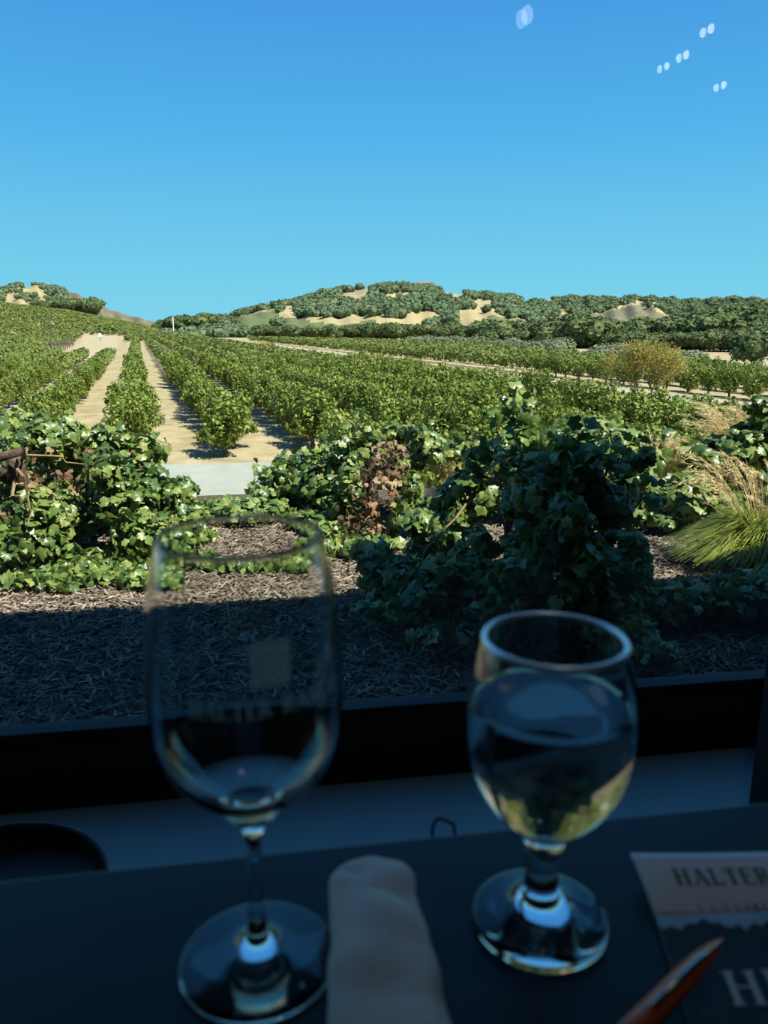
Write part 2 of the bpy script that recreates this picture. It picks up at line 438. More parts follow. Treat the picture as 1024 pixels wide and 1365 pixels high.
H_back = hill('back_hills', [(560, 402), (640, 400), (700, 399), (740, 396), (800, 394), (860, 396), (920, 398), (1024, 397), (1120, 400)],
              650, 1250, -3, 7, [M['hillgrass'],
              (M['hillbrown'], [(735, 425), (790, 418), (860, 404), (895, 428), (890, 440), (735, 440)])], 4)
H_left = hill('left_hill', [(-70, 392), (-30, 386), (0, 381), (50, 376), (90, 381), (108, 389), (150, 407), (185, 416), (215, 424), (240, 436), (280, 447)],
              420, 760, -3, 8, [M['hillgrass'],
              (M['hillbrown'], [(60, 384), (90, 380), (112, 390), (150, 405), (200, 416), (236, 430), (200, 440), (120, 420), (70, 400)])], 2.5)
H_mid = hill('middle_hill', [(180, 450), (235, 444), (262, 430), (290, 419), (320, 409), (360, 402), (400, 393), (440, 384), (480, 378), (520, 375), (560, 378),
                             (600, 382), (640, 387), (690, 391), (730, 399), (770, 413), (820, 430), (880, 446)],
             265, 600, -3, 11, [M['hillgrass'],
             (M['hillvine'], [(308, 424), (372, 412), (372, 424), (400, 424), (420, 430), (460, 432), (500, 428), (512, 440), (512, 452), (300, 452)]),
             (M['hillvine'], [(628, 440), (655, 420), (705, 434), (700, 462), (650, 462)]),
             (M['hillbrown'], [(716, 430), (800, 432), (790, 452), (716, 452)])], .9)
H_right = hill('right_hill', [(640, 460), (700, 452), (760, 456), (830, 455), (880, 450), (912, 442), (962, 426), (1024, 409), (1120, 396)],
               125, 330, -2.6, 14, [M['hillbrown']], 1.0)

# ------------------------------------------------------------------ oaks
def ico(sub=1):
    import bmesh
    bm = bmesh.new(); bmesh.ops.create_icosphere(bm, subdivisions=sub, radius=1)
    v = np.array([tuple(x.co) for x in bm.verts]); f = np.array([[x.index for x in fc.verts] for fc in bm.faces]); bm.free()
    return v, f
ICO1 = ico(1); ICO2 = ico(2)
def oak_mesh(name, mat, nl=9, cards=900, seed=0, flat=.75):
    r = np.random.default_rng(seed)
    blobs = [(0, 0, .55, .38, .38, .38)]
    for k in range(nl):
        a = 6.283 * k / nl + r.random(); d = .18 + .2 * r.random()
        blobs.append((d * math.cos(a), d * math.sin(a), .38 + .36 * r.random(), .2 + .1 * r.random(), .2 + .1 * r.random(), .17 + .08 * r.random()))
    parts = []
    for b in blobs:
        nv = ICO2[0] * (1 + r.normal(size=(len(ICO2[0]), 1)) * .06)
        parts.append((nv * np.array(b[3:]) * .88 + np.array(b[:3]), ICO2[1]))
    V1, F1 = merge(parts)
    pos, nor = blob_points(blobs, cards, .85)
    R = frames(nor + r.normal(size=(cards, 3)) * .45 + np.array([0, 0, .3]), r.random(cards) * 6.28)
    V2, F2 = scatter(CARD_V, CARD_F, pos, R, .06 + .05 * r.random(cards))
    V, Fc = merge([(V1, F1), (V2, F2)])
    return mesh_np(name, V, [Fc], [mat])
def trunk_mesh(name, mat, h=.35, r0=.035):
    mb = MB(); mb.tube([(0, 0, -.02), (.01, 0, h * .5), (0, .01, h)], [r0 * 1.3, r0, r0 * .8], 7)
    mb.tube([(0, 0, h * .8), (.12, .02, h * 1.5)], [r0 * .7, r0 * .3], 5); mb.tube([(0, 0, h * .8), (-.11, -.04, h * 1.5)], [r0 * .7, r0 * .3], 5)
    me = bpy.data.meshes.new(name); me.from_pydata(mb.v, [], mb.f); me.materials.append(mat); return me
OAKS = [oak_mesh('oak_crown', M['oak'], 9, 1100, s) for s in range(5)]
OAKT = trunk_mesh('oak_trunk', M['trunk'])
def place_oak(x, y, z, w, h, label, group, k=None, name='oak_tree'):
    t = empty(name, (x, y, z), random.random() * 6.28); t.scale = (w, w, h)
    tag(t, label, 'tree', group)
    link('crown', OAKS[random.randrange(5) if k is None else k], t)
    link('trunk', OAKT, t)
    return t
n_oak = 0
# the tree line at the far edge of the vineyard: (px, py of the foot), top py
def treeline(px0, px1, foot, top, n, label, group, dist, depth=.12):
    global n_oak
    for i in range(n):
        px = px0 + (px1 - px0) * (i + .5 + random.uniform(-.35, .35)) / n
        D = np.interp(px, [d[0] for d in dist], [d[1] for d in dist]) * (1 + random.uniform(0, depth))
        ty = np.interp(px, [q[0] for q in top], [q[1] for q in top]) + random.uniform(-2, 6)
        a = ray(px, ty); t = D / a[1]; x = a[0] * t; zt = CAM_Z + a[2] * t
        zg = float(GH(x, D)) - .3
        h = max(3.0, (zt - zg)) / .95
        w = h * random.uniform(.95, 1.35)
        place_oak(x, D, zg, w, h, label, group); n_oak += 1
treeline(205, 315, 0, [(205, 428), (240, 420), (280, 417), (315, 425)], 20, 'dark oak in the dense grove closing the valley beyond the white pole', 'oaks closing the valley', [(205, 400), (315, 340)])
treeline(330, 655, 0, [(330, 440), (350, 434), (380, 432), (430, 433), (450, 434), (490, 430), (560, 431), (600, 429), (640, 438), (655, 446)], 52,
         'rounded dark oak in the tree line at the foot of the central hill', 'oaks at the foot of the central hill', [(330, 262), (512, 200), (655, 176)])
treeline(672, 1060, 0, [(672, 446), (690, 438), (720, 439), (760, 446), (800, 445), (860, 445), (930, 441), (1060, 434)], 58,
         'tall dark oak in the tree line behind the right vineyard block', 'oaks behind the right vineyard', [(672, 160), (760, 140), (860, 122), (960, 112), (1060, 108)])
treeline(38, 128, 0, [(38, 402), (60, 400), (85, 396), (100, 392), (118, 398), (128, 408)], 12, 'dark oak in the grove on the crest of the left vineyard slope', 'oaks above the left vineyard slope', [(38, 400), (128, 400)])
x, y = P(1003, 492, ZV)
place_oak(x, y, ZV, 4.4, 3.6, 'low round very dark oak beside the bare pale dirt at the far right', None)
# on the right hill
hx, hy, hz = hill_pts(H_right, 900, 1.0, .05)
qx, qy = proj(hx, hy, hz)
ok = (qx > 650) & (qx < 1060)
sel = np.argsort(np.hypot(hx, hy)[ok])[:150]
for x, y, z in zip(hx[ok][sel], hy[ok][sel], hz[ok][sel]):
    h = random.uniform(5.0, 7.5); place_oak(x, y, z - .4, h * random.uniform(1, 1.3), h, 'dark oak on the wooded slope rising at the right', 'oaks on the right slope'); n_oak += 1
rest = [np.stack([hx[ok][np.argsort(np.hypot(hx, hy)[ok])[150:]], hy[ok][np.argsort(np.hypot(hx, hy)[ok])[150:]], hz[ok][np.argsort(np.hypot(hx, hy)[ok])[150:]], np.full(ok.sum() - 150, 6.0)], 1)]
# the open grass of the hills, where no tree stands
CLEAR = [
    [(452, 392), (478, 386), (498, 382), (496, 388), (482, 396), (455, 400)], [(508, 393), (530, 388), (552, 390), (548, 396), (512, 398)],
    [(580, 386), (600, 384), (626, 392), (612, 398), (592, 392)], [(624, 400), (640, 396), (662, 402), (655, 410), (628, 412)],
    [(305, 424), (372, 408), (372, 416), (362, 428), (305, 438)], [(372, 416), (400, 420), (440, 423), (480, 420), (512, 420), (512, 434), (372, 440)],
    [(376, 408), (392, 405), (396, 416), (374, 416)],
    [(480, 422), (540, 424), (562, 412), (590, 418), (585, 426), (545, 430), (480, 436)],
    [(604, 412), (640, 412), (660, 418), (710, 430), (706, 462), (604, 450)], [(716, 426), (736, 422), (790, 432), (800, 452), (716, 452)],
    [(738, 408), (748, 408), (776, 424), (770, 432), (740, 424)], [(778, 418), (790, 424), (824, 430), (824, 434), (780, 430)],
    [(786, 420), (838, 404), (850, 400), (862, 404), (878, 412), (897, 420), (898, 434), (850, 436), (810, 430)],
    [(30, 384), (46, 380), (50, 386), (34, 391)], [(4, 392), (16, 388), (18, 394), (6, 397)], [(54, 386), (61, 385), (56, 398), (49, 396)],
    [(18, 404), (48, 403), (44, 412), (18, 412)], [(70, 402), (82, 401), (80, 409), (70, 409)],
    [(118, 402), (150, 410), (190, 420), (232, 432), (236, 446), (120, 430)], [(85, 386), (105, 388), (125, 404), (118, 410), (95, 400)],
    [(0, 404), (120, 420), (120, 470), (0, 470)],
    [(728, 394), (740, 398), (736, 402), (724, 400)], [(694, 396), (708, 394), (706, 404), (692, 402)],
]
def clear(qx, qy):
    m = np.zeros(qx.shape, bool)
    for p in CLEAR: m |= inpoly(qx, qy, p)
    return m
for H, n, s, keep in ((H_mid, 4300, 5.0, .93), (H_left, 1700, 4.6, .6), (H_back, 4200, 7.5, .97)):
    hx, hy, hz = hill_pts(H, n, 1.0, .02)
    qx, qy = proj(hx, hy, hz)
    m = (~(clear(qx, qy - 1) | clear(qx, qy - 5) | clear(qx, qy - 3) | (clear(qx, qy - 8) & (rng.random(n) < .8)))) & (qx > -20) & (qx < 1045) & (rng.random(n) < keep)
    if H is H_mid: m &= ~((qy > 436) & (qx > 320))
    rest.append(np.stack([hx[m], hy[m], hz[m], np.full(m.sum(), s)], 1))
# a few scattered trees in the open patches
xs = [(800, 424), (806, 421), (813, 418), (820, 424), (826, 417), (832, 414), (818, 428), (836, 421), (842, 424), (828, 411), (846, 417), (835, 427)]
rest = np.concatenate(rest)
parts = []
n = len(rest); k = 3
base = np.repeat(rest, k, axis=0); s = base[:, 3] * (.75 + .5 * rng.random(len(base)))
off = rng.normal(size=(len(base), 3)) * np.array([.22, .22, .10])
pos = base[:, :3] + off * base[:, 3:4]; pos[:, 2] += base[:, 3] * .26
Rm = frames(rand_unit(len(base)) * .3 + np.array([0, 0, 1.]), rng.random(len(base)) * 6.28)
sc3 = np.stack([s * .42, s * .42, s * .34], 1)
V1, F1 = scatter(ICO1[0] * (1 + rng.normal(size=(len(ICO1[0]), 1)) * .12), ICO1[1], pos, Rm, sc3)
ncd = 14
b2 = np.repeat(pos, ncd, axis=0); s2 = np.repeat(sc3, ncd, axis=0); d = rand_unit(len(b2)); d[:, 2] = np.abs(d[:, 2]) * 1.1 - .1
V2, F2 = scatter(CARD_V, CARD_F, b2 + d * s2 * 1.02, frames(d + rng.normal(size=d.shape) * .5, rng.random(len(b2)) * 6.28), s2[:, 0] * .55)
V, Fc = merge([(V1, F1), (V2, F2)])
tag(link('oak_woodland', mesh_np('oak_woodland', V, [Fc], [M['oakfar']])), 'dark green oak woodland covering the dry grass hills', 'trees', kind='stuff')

# ------------------------------------------------------------------ olive strip and shrubs at the far edge of the right block
OLV = [foliage('olive_crown', M['olive'], [(0, 0, .5, .5, .5, .42), (.2, .1, .35, .35, .35, .3), (-.22, -.1, .38, .33, .3, .32)], 700, .12, None, tmpl=(CARD_V, CARD_F), shell=.4, data_only=True) for _ in range(3)]
for (a, b, n, ya, yb) in ((545, 752, 44, 461, 473), (792, 930, 34, 479, 494)):
    for i in range(n):
        f = (i + .5) / n; px = a + (b - a) * f
        py = ya + (yb - ya) * f + random.choice((0, -2.2, -4.2))
        x, y = P(px, py + 2, ZV)
        t = empty('olive_tree', (x, y, ZV), random.random() * 6); s = random.uniform(2.0, 2.9) * (1 if a < 700 else .85); t.scale = (s * 1.2, s * 1.2, s * .8)
        tag(t, 'small grey-green olive tree between the right vineyard block and the dark oaks', 'tree', 'grey olive trees')
        link('crown', OLV[i % 3], t); link('trunk', OAKT, t)
# bare pale dirt lot at the far right
qa = [P(925, 497, ZV), P(1060, 510, ZV), P(1060, 484, ZV), P(948, 484, ZV)]
me = mesh_np('dirt_lot', [(q[0], q[1], ZV + .05) for q in qa], [np.array([[0, 1, 2, 3]])], [M['dirtroad']])
tag(link('dirt_lot', me), kind='structure')
x, y = P(956, 494, ZV)
c = empty('parked_car', (x, y, ZV + .05), .3)
tag(c, 'tiny dark parked car on the pale dirt at the far right', 'car')
mb = MB(); mb.box(-1.0, 1.0, -.45, .45, .15, .5); mb.build('car_body', M['darkcar'], c)
mb = MB(); mb.box(-.5, .55, -.4, .4, .5, .8); mb.build('cabin', M['darkcar'], c)
for wx in (-.6, .6):
    for wy in (-.42, .42):
        mb = MB(); mb.tube([(wx, wy - .06, .17), (wx, wy + .06, .17)], .17, 12); mb.build('wheel', M['cable'], c)

# ------------------------------------------------------------------ vineyard
VM = []
for s in range(5):
    blobs = [(0, 0, .90, .48, .58, .40), (0, 0, .5, .42, .5, .34), (.25, .3, .75, .35, .4, .35), (-.25, -.3, .8, .35, .4, .33), (-.2, .35, 1.1, .3, .35, .3), (.2, -.35, 1.15, .3, .3, .3), (0, .1, .55, .35, .45, .28)]
    for _ in range(7):              # loose shoots standing out of the crown
        a = random.random() * 6.283; blobs.append((.5 * math.cos(a), .6 * math.sin(a), random.uniform(.3, 1.35), .16, .2, .13))
    blobs = [tuple(np.array(b) + np.concatenate([rng.normal(size=3) * .07, [0, 0, 0]])) for b in blobs]
    VM.append(foliage('vine_foliage', M['vineleaf'], blobs, 1700, .098, None, tmpl=(CARD2_V, CARD2_F), up=.4, shell=.35, jit=.75, data_only=True))
mb = MB(); mb.tube([(0, 0, -.05), (.03, .02, .3), (-.02, 0, .62), (0, 0, .8)], [.06, .05, .045, .05], 7)
mb.tube([(0, 0, .72), (.02, .35, .85), (0, .75, .9)], [.035, .025, .012], 6); mb.tube([(0, 0, .72), (-.02, -.35, .85), (0, -.75, .9)], [.035, .025, .012], 6)
VT = bpy.data.meshes.new('vine_trunk'); VT.from_pydata(mb.v, [], mb.f); VT.materials.append(M['bark'])

pts = []
SP = 2.65
for k in range(-40, 200):
    u = -.3 + k * SP
    r = 6.0 + random.random()
    while r < 430:
        du = random.gauss(0, .10 if (r < 200 or u > 14) else 1.1); x, y = uv(u + du, r)
        step = 1.55 if r < 110 else 2.0
        r += step * random.uniform(.85, 1.15)
        if perp(x, y) < (21.2 if u < 4 else 13.0 + max(0, 3 - abs(u - 6)) * 0): continue
        if 15.6 < u < ROAD_U + 3.3: continue
        z = float(GH(x, y)); q = proj(x, y, z + .6)
        if not (-45 < q[0] < 1070): continue
        if inpoly(np.array([x]), np.array([y]), [(-38, 86), (-29.5, 86), (-75, 230), (-88, 230)])[0]: continue
        if u > ROAD_U:
            lim = np.interp(q[0], [250, 330, 420, 512, 620, 740, 800, 930, 1024, 1080], [450, 451, 453.5, 456, 460.5, 472, 480, 497, 505, 507])
            if q[1] < lim: continue
        pts.append((x, y, z, u, k, r))
pts = np.array(pts)
dist = np.hypot(pts[:, 0], pts[:, 1])
# the vines that show largest are things of their own
qv = proj(pts[:, 0], pts[:, 1], pts[:, 2] + .9)
order = np.argsort(dist)
NIND = 300
first_of_row = {}
for j in order[:NIND]:
    x, y, z, u, k, r = pts[j]; k = int(k)
    front = k not in first_of_row; first_of_row[k] = 1
    if k <= -3: where = 'left of the far-left soil lanes'
    elif k == -2: where = 'in the row at the left frame edge'
    elif k == -1: where = 'in the row left of the central row'
    elif k == 0: where = 'in the central left row'
    elif k == 1: where = 'in the row right of the bright lane'
    elif k == 2: where = 'in the second row right of the bright lane'
    elif k == 3: where = 'in the third row right of the bright lane'
    else: where = 'in the crowded rows of the middle and right block'
    grp = 'vineyard vines ' + where
    lab = ('end grapevine nearest the driveway ' + where) if front and -2 <= k <= 3 else ('leafy green grapevine ' + where)
    t = empty('grapevine', (x, y, z), math.atan2(-RD[0], RD[1]) + random.choice((0, math.pi)) + random.uniform(-.15, .15))
    s = random.uniform(.9, 1.12) * (.9 if k < 0 else 1); t.scale = (s * random.uniform(.8, 1.08) * (.85 if k < 0 else 1), s * 1.1, s * 1.08 * random.uniform(.88, 1.12))
    tag(t, lab, 'vine', grp if not (front and -2 <= k <= 3) else None)
    link('foliage', VM[random.randrange(5)], t); link('trunk', VT, t)
# the rest of the vineyard
R_ = pts[order[NIND:]]; dr = dist[order[NIND:]]
print('VINES', len(pts), 'rest', len(R_), 'oaks', n_oak, 'woodland', n)
nc_ = np.clip(5200 / dr, 22, 90).astype(int)
base = np.repeat(R_, nc_, axis=0); dd = np.repeat(dr, nc_)
d = rand_unit(len(base)) * (.5 + .5 * rng.random((len(base), 1)) ** .5)
loc = np.stack([d[:, 0] * .62, d[:, 1] * 1.05, .85 + d[:, 2] * .55], 1)
ca, sa = RE, RD
px_ = base[:, 0] + loc[:, 0] * ca[0] + loc[:, 1] * sa[0]; py_ = base[:, 1] + loc[:, 0] * ca[1] + loc[:, 1] * sa[1]
pos = np.stack([px_, py_, base[:, 2] + loc[:, 2]], 1)
size = np.interp(dd, [30, 80, 200, 400], [.20, .30, .55, .8])
# rows right of the dirt road and the crowded block are a darker, duller leaf than the rest
Rm = frames(d + np.array([0, -.15, .45]) + rng.normal(size=d.shape) * .5, rng.random(len(d)) * 6.28)
V, Fc = scatter(CARD_V, CARD_F, pos, Rm, size * (.7 + .6 * rng.random(len(d))))
tag(link('vineyard', mesh_np('vineyard', V, [Fc], [M['farvine']])), 'long green rows of grapevines filling the valley floor', 'vines', kind='stuff')

# ------------------------------------------------------------------ autumn tree, shrubs, poles, fence
def branch_tree(name, loc, height, width, mat, label, nleaf, cat='tree', stems=3, lsize=.09, seed=3):
    r = random.Random(seed)
    t = empty(name, loc); tag(t, label, cat)
    mb = MB(); tips = []
    def grow(p, d, L, rad, lev):
        segs = [p]; q = p
        for _ in range(3):
            d = (d + Vector((r.gauss(0, .13), r.gauss(0, .13), r.gauss(.05, .06)))).normalized(); q = q + d * L / 3; segs.append(q)
            if lev >= 2 or (lev == 1 and r.random() < .8): tips.append(q)
        mb.tube(segs, [rad, rad * .85, rad * .7, rad * .55], 5 if lev else 7)
        if lev < 4:
            for _ in range(3 if lev < 3 else 2):
                dd = (d + Vector((r.gauss(0, .55), r.gauss(0, .55), r.gauss(.12, .3)))).normalized()
                grow(q, dd, L * r.uniform(.62, .82), rad * .55, lev + 1)
    for s in range(stems):
        a = 6.28 * s / stems + .4
        grow(Vector((.07 * math.cos(a), .07 * math.sin(a), -.03)), Vector((.42 * math.cos(a), .42 * math.sin(a), 1)).normalized(), height * .30, height * .022, 0)
    k = height / max(p.z for p in tips); wmax = sorted(abs(p.x) for p in tips)[int(len(tips) * .97)]; kx = width / 2 / wmax
    mb.v = [(v[0] * kx, v[1] * kx, v[2] * k) for v in mb.v]
    mb.build('branches', M['trunk'], t)
    T = np.array([(p.x * kx, p.y * kx, p.z * k) for p in tips])
    idx = rng.integers(0, len(T), nleaf)
    pos = T[idx] + rng.normal(size=(nleaf, 3)) * width * .045
    V, Fc = scatter(CARD_V, CARD_F, pos, frames(rand_unit(nleaf) + np.array([0, 0, .3]), rng.random(nleaf) * 6), lsize * (.6 + .8 * rng.random(nleaf)))
    link('foliage', mesh_np('foliage', V, [Fc], [mat]), t)
    return t
x, y = P(862, 549, ZV)
branch_tree('autumn_tree', (x, y, ZV), 2.95, 3.2, M['autumn'], 'sparse yellow-green autumn tree with grey branches in front of the dirt road', 10500, lsize=.065)
x, y = P(362, 474, ZV)
t = branch_tree('young_tree', (x, y, ZV), 1.6, 2.4, M['autumn'], 'small yellow-brown shrub beside the pale dirt road in the middle distance', 900, 'bush', lsize=.14, seed=5)
def shrub(px, py, w, h, mat, label, zg=ZV, n=900, size=.09, name='shrub', Y=None):
    x, y = P(px, py, zg)
    t = empty(name, (x, y, float(GH(x, y)))); tag(t, label, 'bush')
    foliage('foliage', mat, [(0, 0, h * .5, w * .5, w * .5, h * .5), (w * .2, 0, h * .4, w * .35, w * .3, h * .4), (-w * .2, .05, h * .38, w * .32, w * .3, h * .38)], n, size, t, ground=-.04, tmpl=(CARD_V, CARD_F), shell=.3)
    mb = MB()
    for k in range(5):
        a = k * 1.256; mb.tube([(0, 0, 0), (.3 * w * math.cos(a), .3 * w * math.sin(a), h * .6)], [.03, .01], 5)
    mb.build('stems', M['trunk'], t)
    return t
shrub(797, 548, 1.15, .95, M['oak'], 'dark round shrub at the road edge left of the autumn tree', n=1100)
M['drybrush'] = leaf_mat('dry_brush', [(.20, .17, .12), (.28, .24, .18), (.34, .31, .22), (.2, .2, .12)], .2, .8, .1)
shrub(1022, 600, 1.9, 1.5, M['olive'], 'feathery grey-green bush at the right edge above the tall seed heads', n=5200, size=.055, name='olive_bush')
shrub(835, 549, 1.9, .6, M['drybrush'], 'grey dry brush under the left side of the autumn tree', n=900, size=.08)
shrub(912, 553, 2.2, .75, M['drybrush'], 'low tan and green brush under the right side of the autumn tree', n=900, size=.08)
shrub(145, 452, 6, 3.4, M['farvine'], 'dull green brush behind the end of the side track', n=700, size=.6)
def pole(px, py, h, rad, mat, label, name='utility_pole', arm=True, zg=ZV):
    x, y = P(px, py, zg); z = float(GH(x, y))
    t = empty(name, (x, y, z)); tag(t, label, 'pole')
    mb = MB(); mb.tube([(0, 0, -.2), (0, 0, h)], [rad, rad * .8], 10); mb.build('post', mat, t)
    if arm:
        mb = MB(); mb.box(-.5, .5, -.05, .05, h * .84, h * .86); mb.build('crossarm', mat, t)
        mb = MB(); mb.box(-.3, .3, -.05, .05, h * .70, h * .715); mb.build('lower_crossarm', mat, t)
    return t
pole(71, 484, 5.0, .06, M['woodpole'], 'thin dark wooden utility pole among the vines at the left')
pole(232, 450.5, 6.6, .20, M['white'], 'white pole standing at the far end of the vineyard', 'white_pole', arm=True)
x, y = P(239, 450.5, ZV)
c = empty('white_box', (x, y, float(GH(x, y)))); tag(c, 'small white equipment box beside the white pole', 'box')
mb = MB(); mb.box(-1.0, 1.0, -.5, .5, 0, 1.2); bevel(mb.build('casing', M['white'], c), .08)
mb = MB(); mb.box(-1.1, 1.1, -.6, .6, 1.2, 1.32); mb.build('lid', M['white'], c)
x, y = P(134, 455.5, ZV)
c = empty('field_sign', (x, y, float(GH(x, y)))); tag(c, 'small white square sign at the end of the side track', 'sign')
mb = MB(); mb.box(-.4, .4, -.03, .03, 1.1, 1.9); mb.build('board', M['white'], c)
mb = MB(); mb.box(-.06, .06, .03, .12, 0, 2.1); mb.build('sign_post', M['woodpole'], c)
# row-end posts along the left side of the side track
for i in range(12):
    f = i / 11; x = -38.6 + (-86.8 + 38.6) * f * .5; y = 90 + 138 * f * .5
    t = MB(); t.box(-.07, .07, -.07, .07, -.1, 1.7); o = t.build('end_post', M['woodpole']); o.location = (x, y, float(GH(x, y)))
    tag(o, 'weathered wooden row-end post along the left side of the side track', 'post', 'row-end posts beside the side track')
# fence at the road edge, right
x0, y0 = P(953, 560, ZV); fz = ZV
fr = empty('wire_fence', (x0, y0, fz)); tag(fr, 'low wooden post and rail fence in front of the pale road at right', 'fence')
mb = MB(); mb.box(-.035, .035, -.035, .035, -.1, .78); mb.build('post', M['woodpole'], fr)
mb = MB(); mb.tube([(-.9, 0, .50), (0, .0, .34), (1.3, -.1, .12)], .018, 6); mb.build('rail', M['woodpole'], fr)
mb = MB(); mb.box(1.25, 1.32, -.135, -.065, -.1, .5); mb.build('post', M['woodpole'], fr)
# house on the crest of the middle hill
a = ray(567, 383); t_ = 596 / math.hypot(a[0], a[1]); hx_, hy_, hz_ = a[0] * t_, a[1] * t_, CAM_Z + a[2] * t_
hs = empty('hilltop_house', (hx_, hy_, hz_ - 1.0)); tag(hs, 'small pale house on the crest of the central hill', 'house')
mb = MB(); mb.box(-6, 6, -3, 3, 0, 3.6); mb.build('wall', M['stucco'], hs)
mb = MB(); mb.add([(-6.5, -3.5, 3.6), (6.5, -3.5, 3.6), (6.5, 3.5, 3.6), (-6.5, 3.5, 3.6), (-4.5, 0, 5), (4.5, 0, 5)], [(0, 1, 5, 4), (1, 2, 5), (2, 3, 4, 5), (3, 0, 4), (3, 2, 1, 0)]); mb.build('roof', M['roof'], hs)
for wx in (-4, -1.2, 1.6, 4.2):
    mb = MB(); mb.box(wx - .5, wx + .5, -3.05, -2.98, 1, 2.6); mb.build('window', M['darkcar'], hs)

# ------------------------------------------------------------------ near vines in the mulch bed
GZ = -.13
def cane_pts(p0, p1, sag, n=7, wig=.03):
    p0 = Vector(p0); p1 = Vector(p1); out = []
    for i in range(n):
        f = i / (n - 1); p = p0.lerp(p1, f); p.z += sag * 4 * f * (1 - f)
        p += Vector((random.gauss(0, wig), random.gauss(0, wig), random.gauss(0, wig * .5))) if 0 < i < n - 1 else Vector()
        out.append(p)
    return out
def near_vine(name, loc, blobs, n, label, size=.085, trunk=None, canes=(), shoots=(), dead=0, dead_blobs=None, yellow=.09, cat='vine', mat=None, jit=.85, shell=.35, loose=False):
    """blobs, canes and shoots in world metres"""
    L = np.array(loc)
    if loose:                       # break big mounds into loose clusters with gaps
        nb = []
        for b in blobs:
            for _ in range(6):
                d = rand_unit(1)[0] * .75
                nb.append((b[0] + d[0] * b[3], b[1] + d[1] * b[4], b[2] + d[2] * b[5], b[3] * .42, b[4] * .42, b[5] * .45))
        blobs = nb
    t = empty(name, loc); tag(t, label, cat)
    bl = [(b[0] - L[0], b[1] - L[1], b[2] - L[2], *b[3:]) for b in blobs]
    pos, nor = blob_points(bl, n, shell)
    nn = nor + np.array([0, -.2, .55]) + rng.normal(size=(n, 3)) * jit
    S = [pos]; Nn = [nn]
    cmb = MB()
    for (a, b, sag) in canes:
        q = cane_pts(Vector(a) - Vector(loc), Vector(b) - Vector(loc), sag); cmb.tube(q, np.linspace(.009, .003, len(q)), 5)
    for (a, b, sag, m) in shoots:           # shoots carry leaves along their length
        q = cane_pts(Vector(a) - Vector(loc), Vector(b) - Vector(loc), sag, 8, .015); cmb.tube(q, np.linspace(.006, .002, len(q)), 5)
        Q_ = np.array([tuple(v) for v in q]); f = rng.random(m) * (len(Q_) - 1.001); i = f.astype(int); w = (f - i)[:, None]
        S.append(Q_[i] * (1 - w) + Q_[i + 1] * w + rng.normal(size=(m, 3)) * .035); Nn.append(rng.normal(size=(m, 3)) * .7 + np.array([.1, -.5, .5]))
    pos = np.concatenate(S); nn = np.concatenate(Nn); m = len(pos)
    gz = GH(pos[:, 0] + L[0], pos[:, 1] + L[1]) - L[2]
    pos[:, 2] = np.maximum(pos[:, 2], gz + .035 + .03 * rng.random(m))
    R = frames(nn, rng.random(m) * 6.283); s = size * (.55 + .75 * rng.random(m))
    V, Fc = scatter(LEAF_V, LEAF_F, pos, R, s)
    V = V.reshape(m, -1, 3); Fc = np.asarray(LEAF_F)
    ye = rng.random(m) < yellow
    def sub(mask): 
        k = int(mask.sum()); vv = V[mask].reshape(-1, 3); ff = (Fc[None] + (np.arange(k) * len(LEAF_V))[:, None, None]).reshape(-1, 3); return vv, ff
    vv, ff = sub(~ye); link('foliage', mesh_np('foliage', vv, [ff], [mat or M['leaf']], True), t)
    if ye.any():
        vv, ff = sub(ye); o = link('yellow_leaves', mesh_np('yellow_leaves', vv, [ff], [M['leafyellow']]), t); o['label'] = 'yellowing leaves'
    if dead:
        db = [(b[0] - L[0], b[1] - L[1], b[2] - L[2], *b[3:]) for b in dead_blobs]
        p2, n2 = blob_points(db, dead, .3)
        p2[:, 2] = np.maximum(p2[:, 2], GZ - L[2] + .02)
        V2, F2 = scatter(LEAF_V, LEAF_F, p2, frames(n2 + rng.normal(size=n2.shape) * .9, rng.random(dead) * 6), size * (.5 + .6 * rng.random(dead)))
        o = link('dead_leaves', mesh_np('dead_leaves', V2, [F2], [M['leafdead']]), t); o['label'] = 'dry brown leaves'
    if trunk:
        tmb = MB()
        for (q, rr) in trunk:
            tmb.tube([Vector(p) - Vector(loc) for p in q], rr, 9)
        tmb.build('trunk', M['bark'], t, True)
    if cmb.v: cmb.build('canes', M['cane'], t)
    return t
def W(px, py, Y): return PY(px, py, Y)
def B(px, py, Y, rx, ry, rz): return (*PY(px, py, Y), rx, ry, rz)

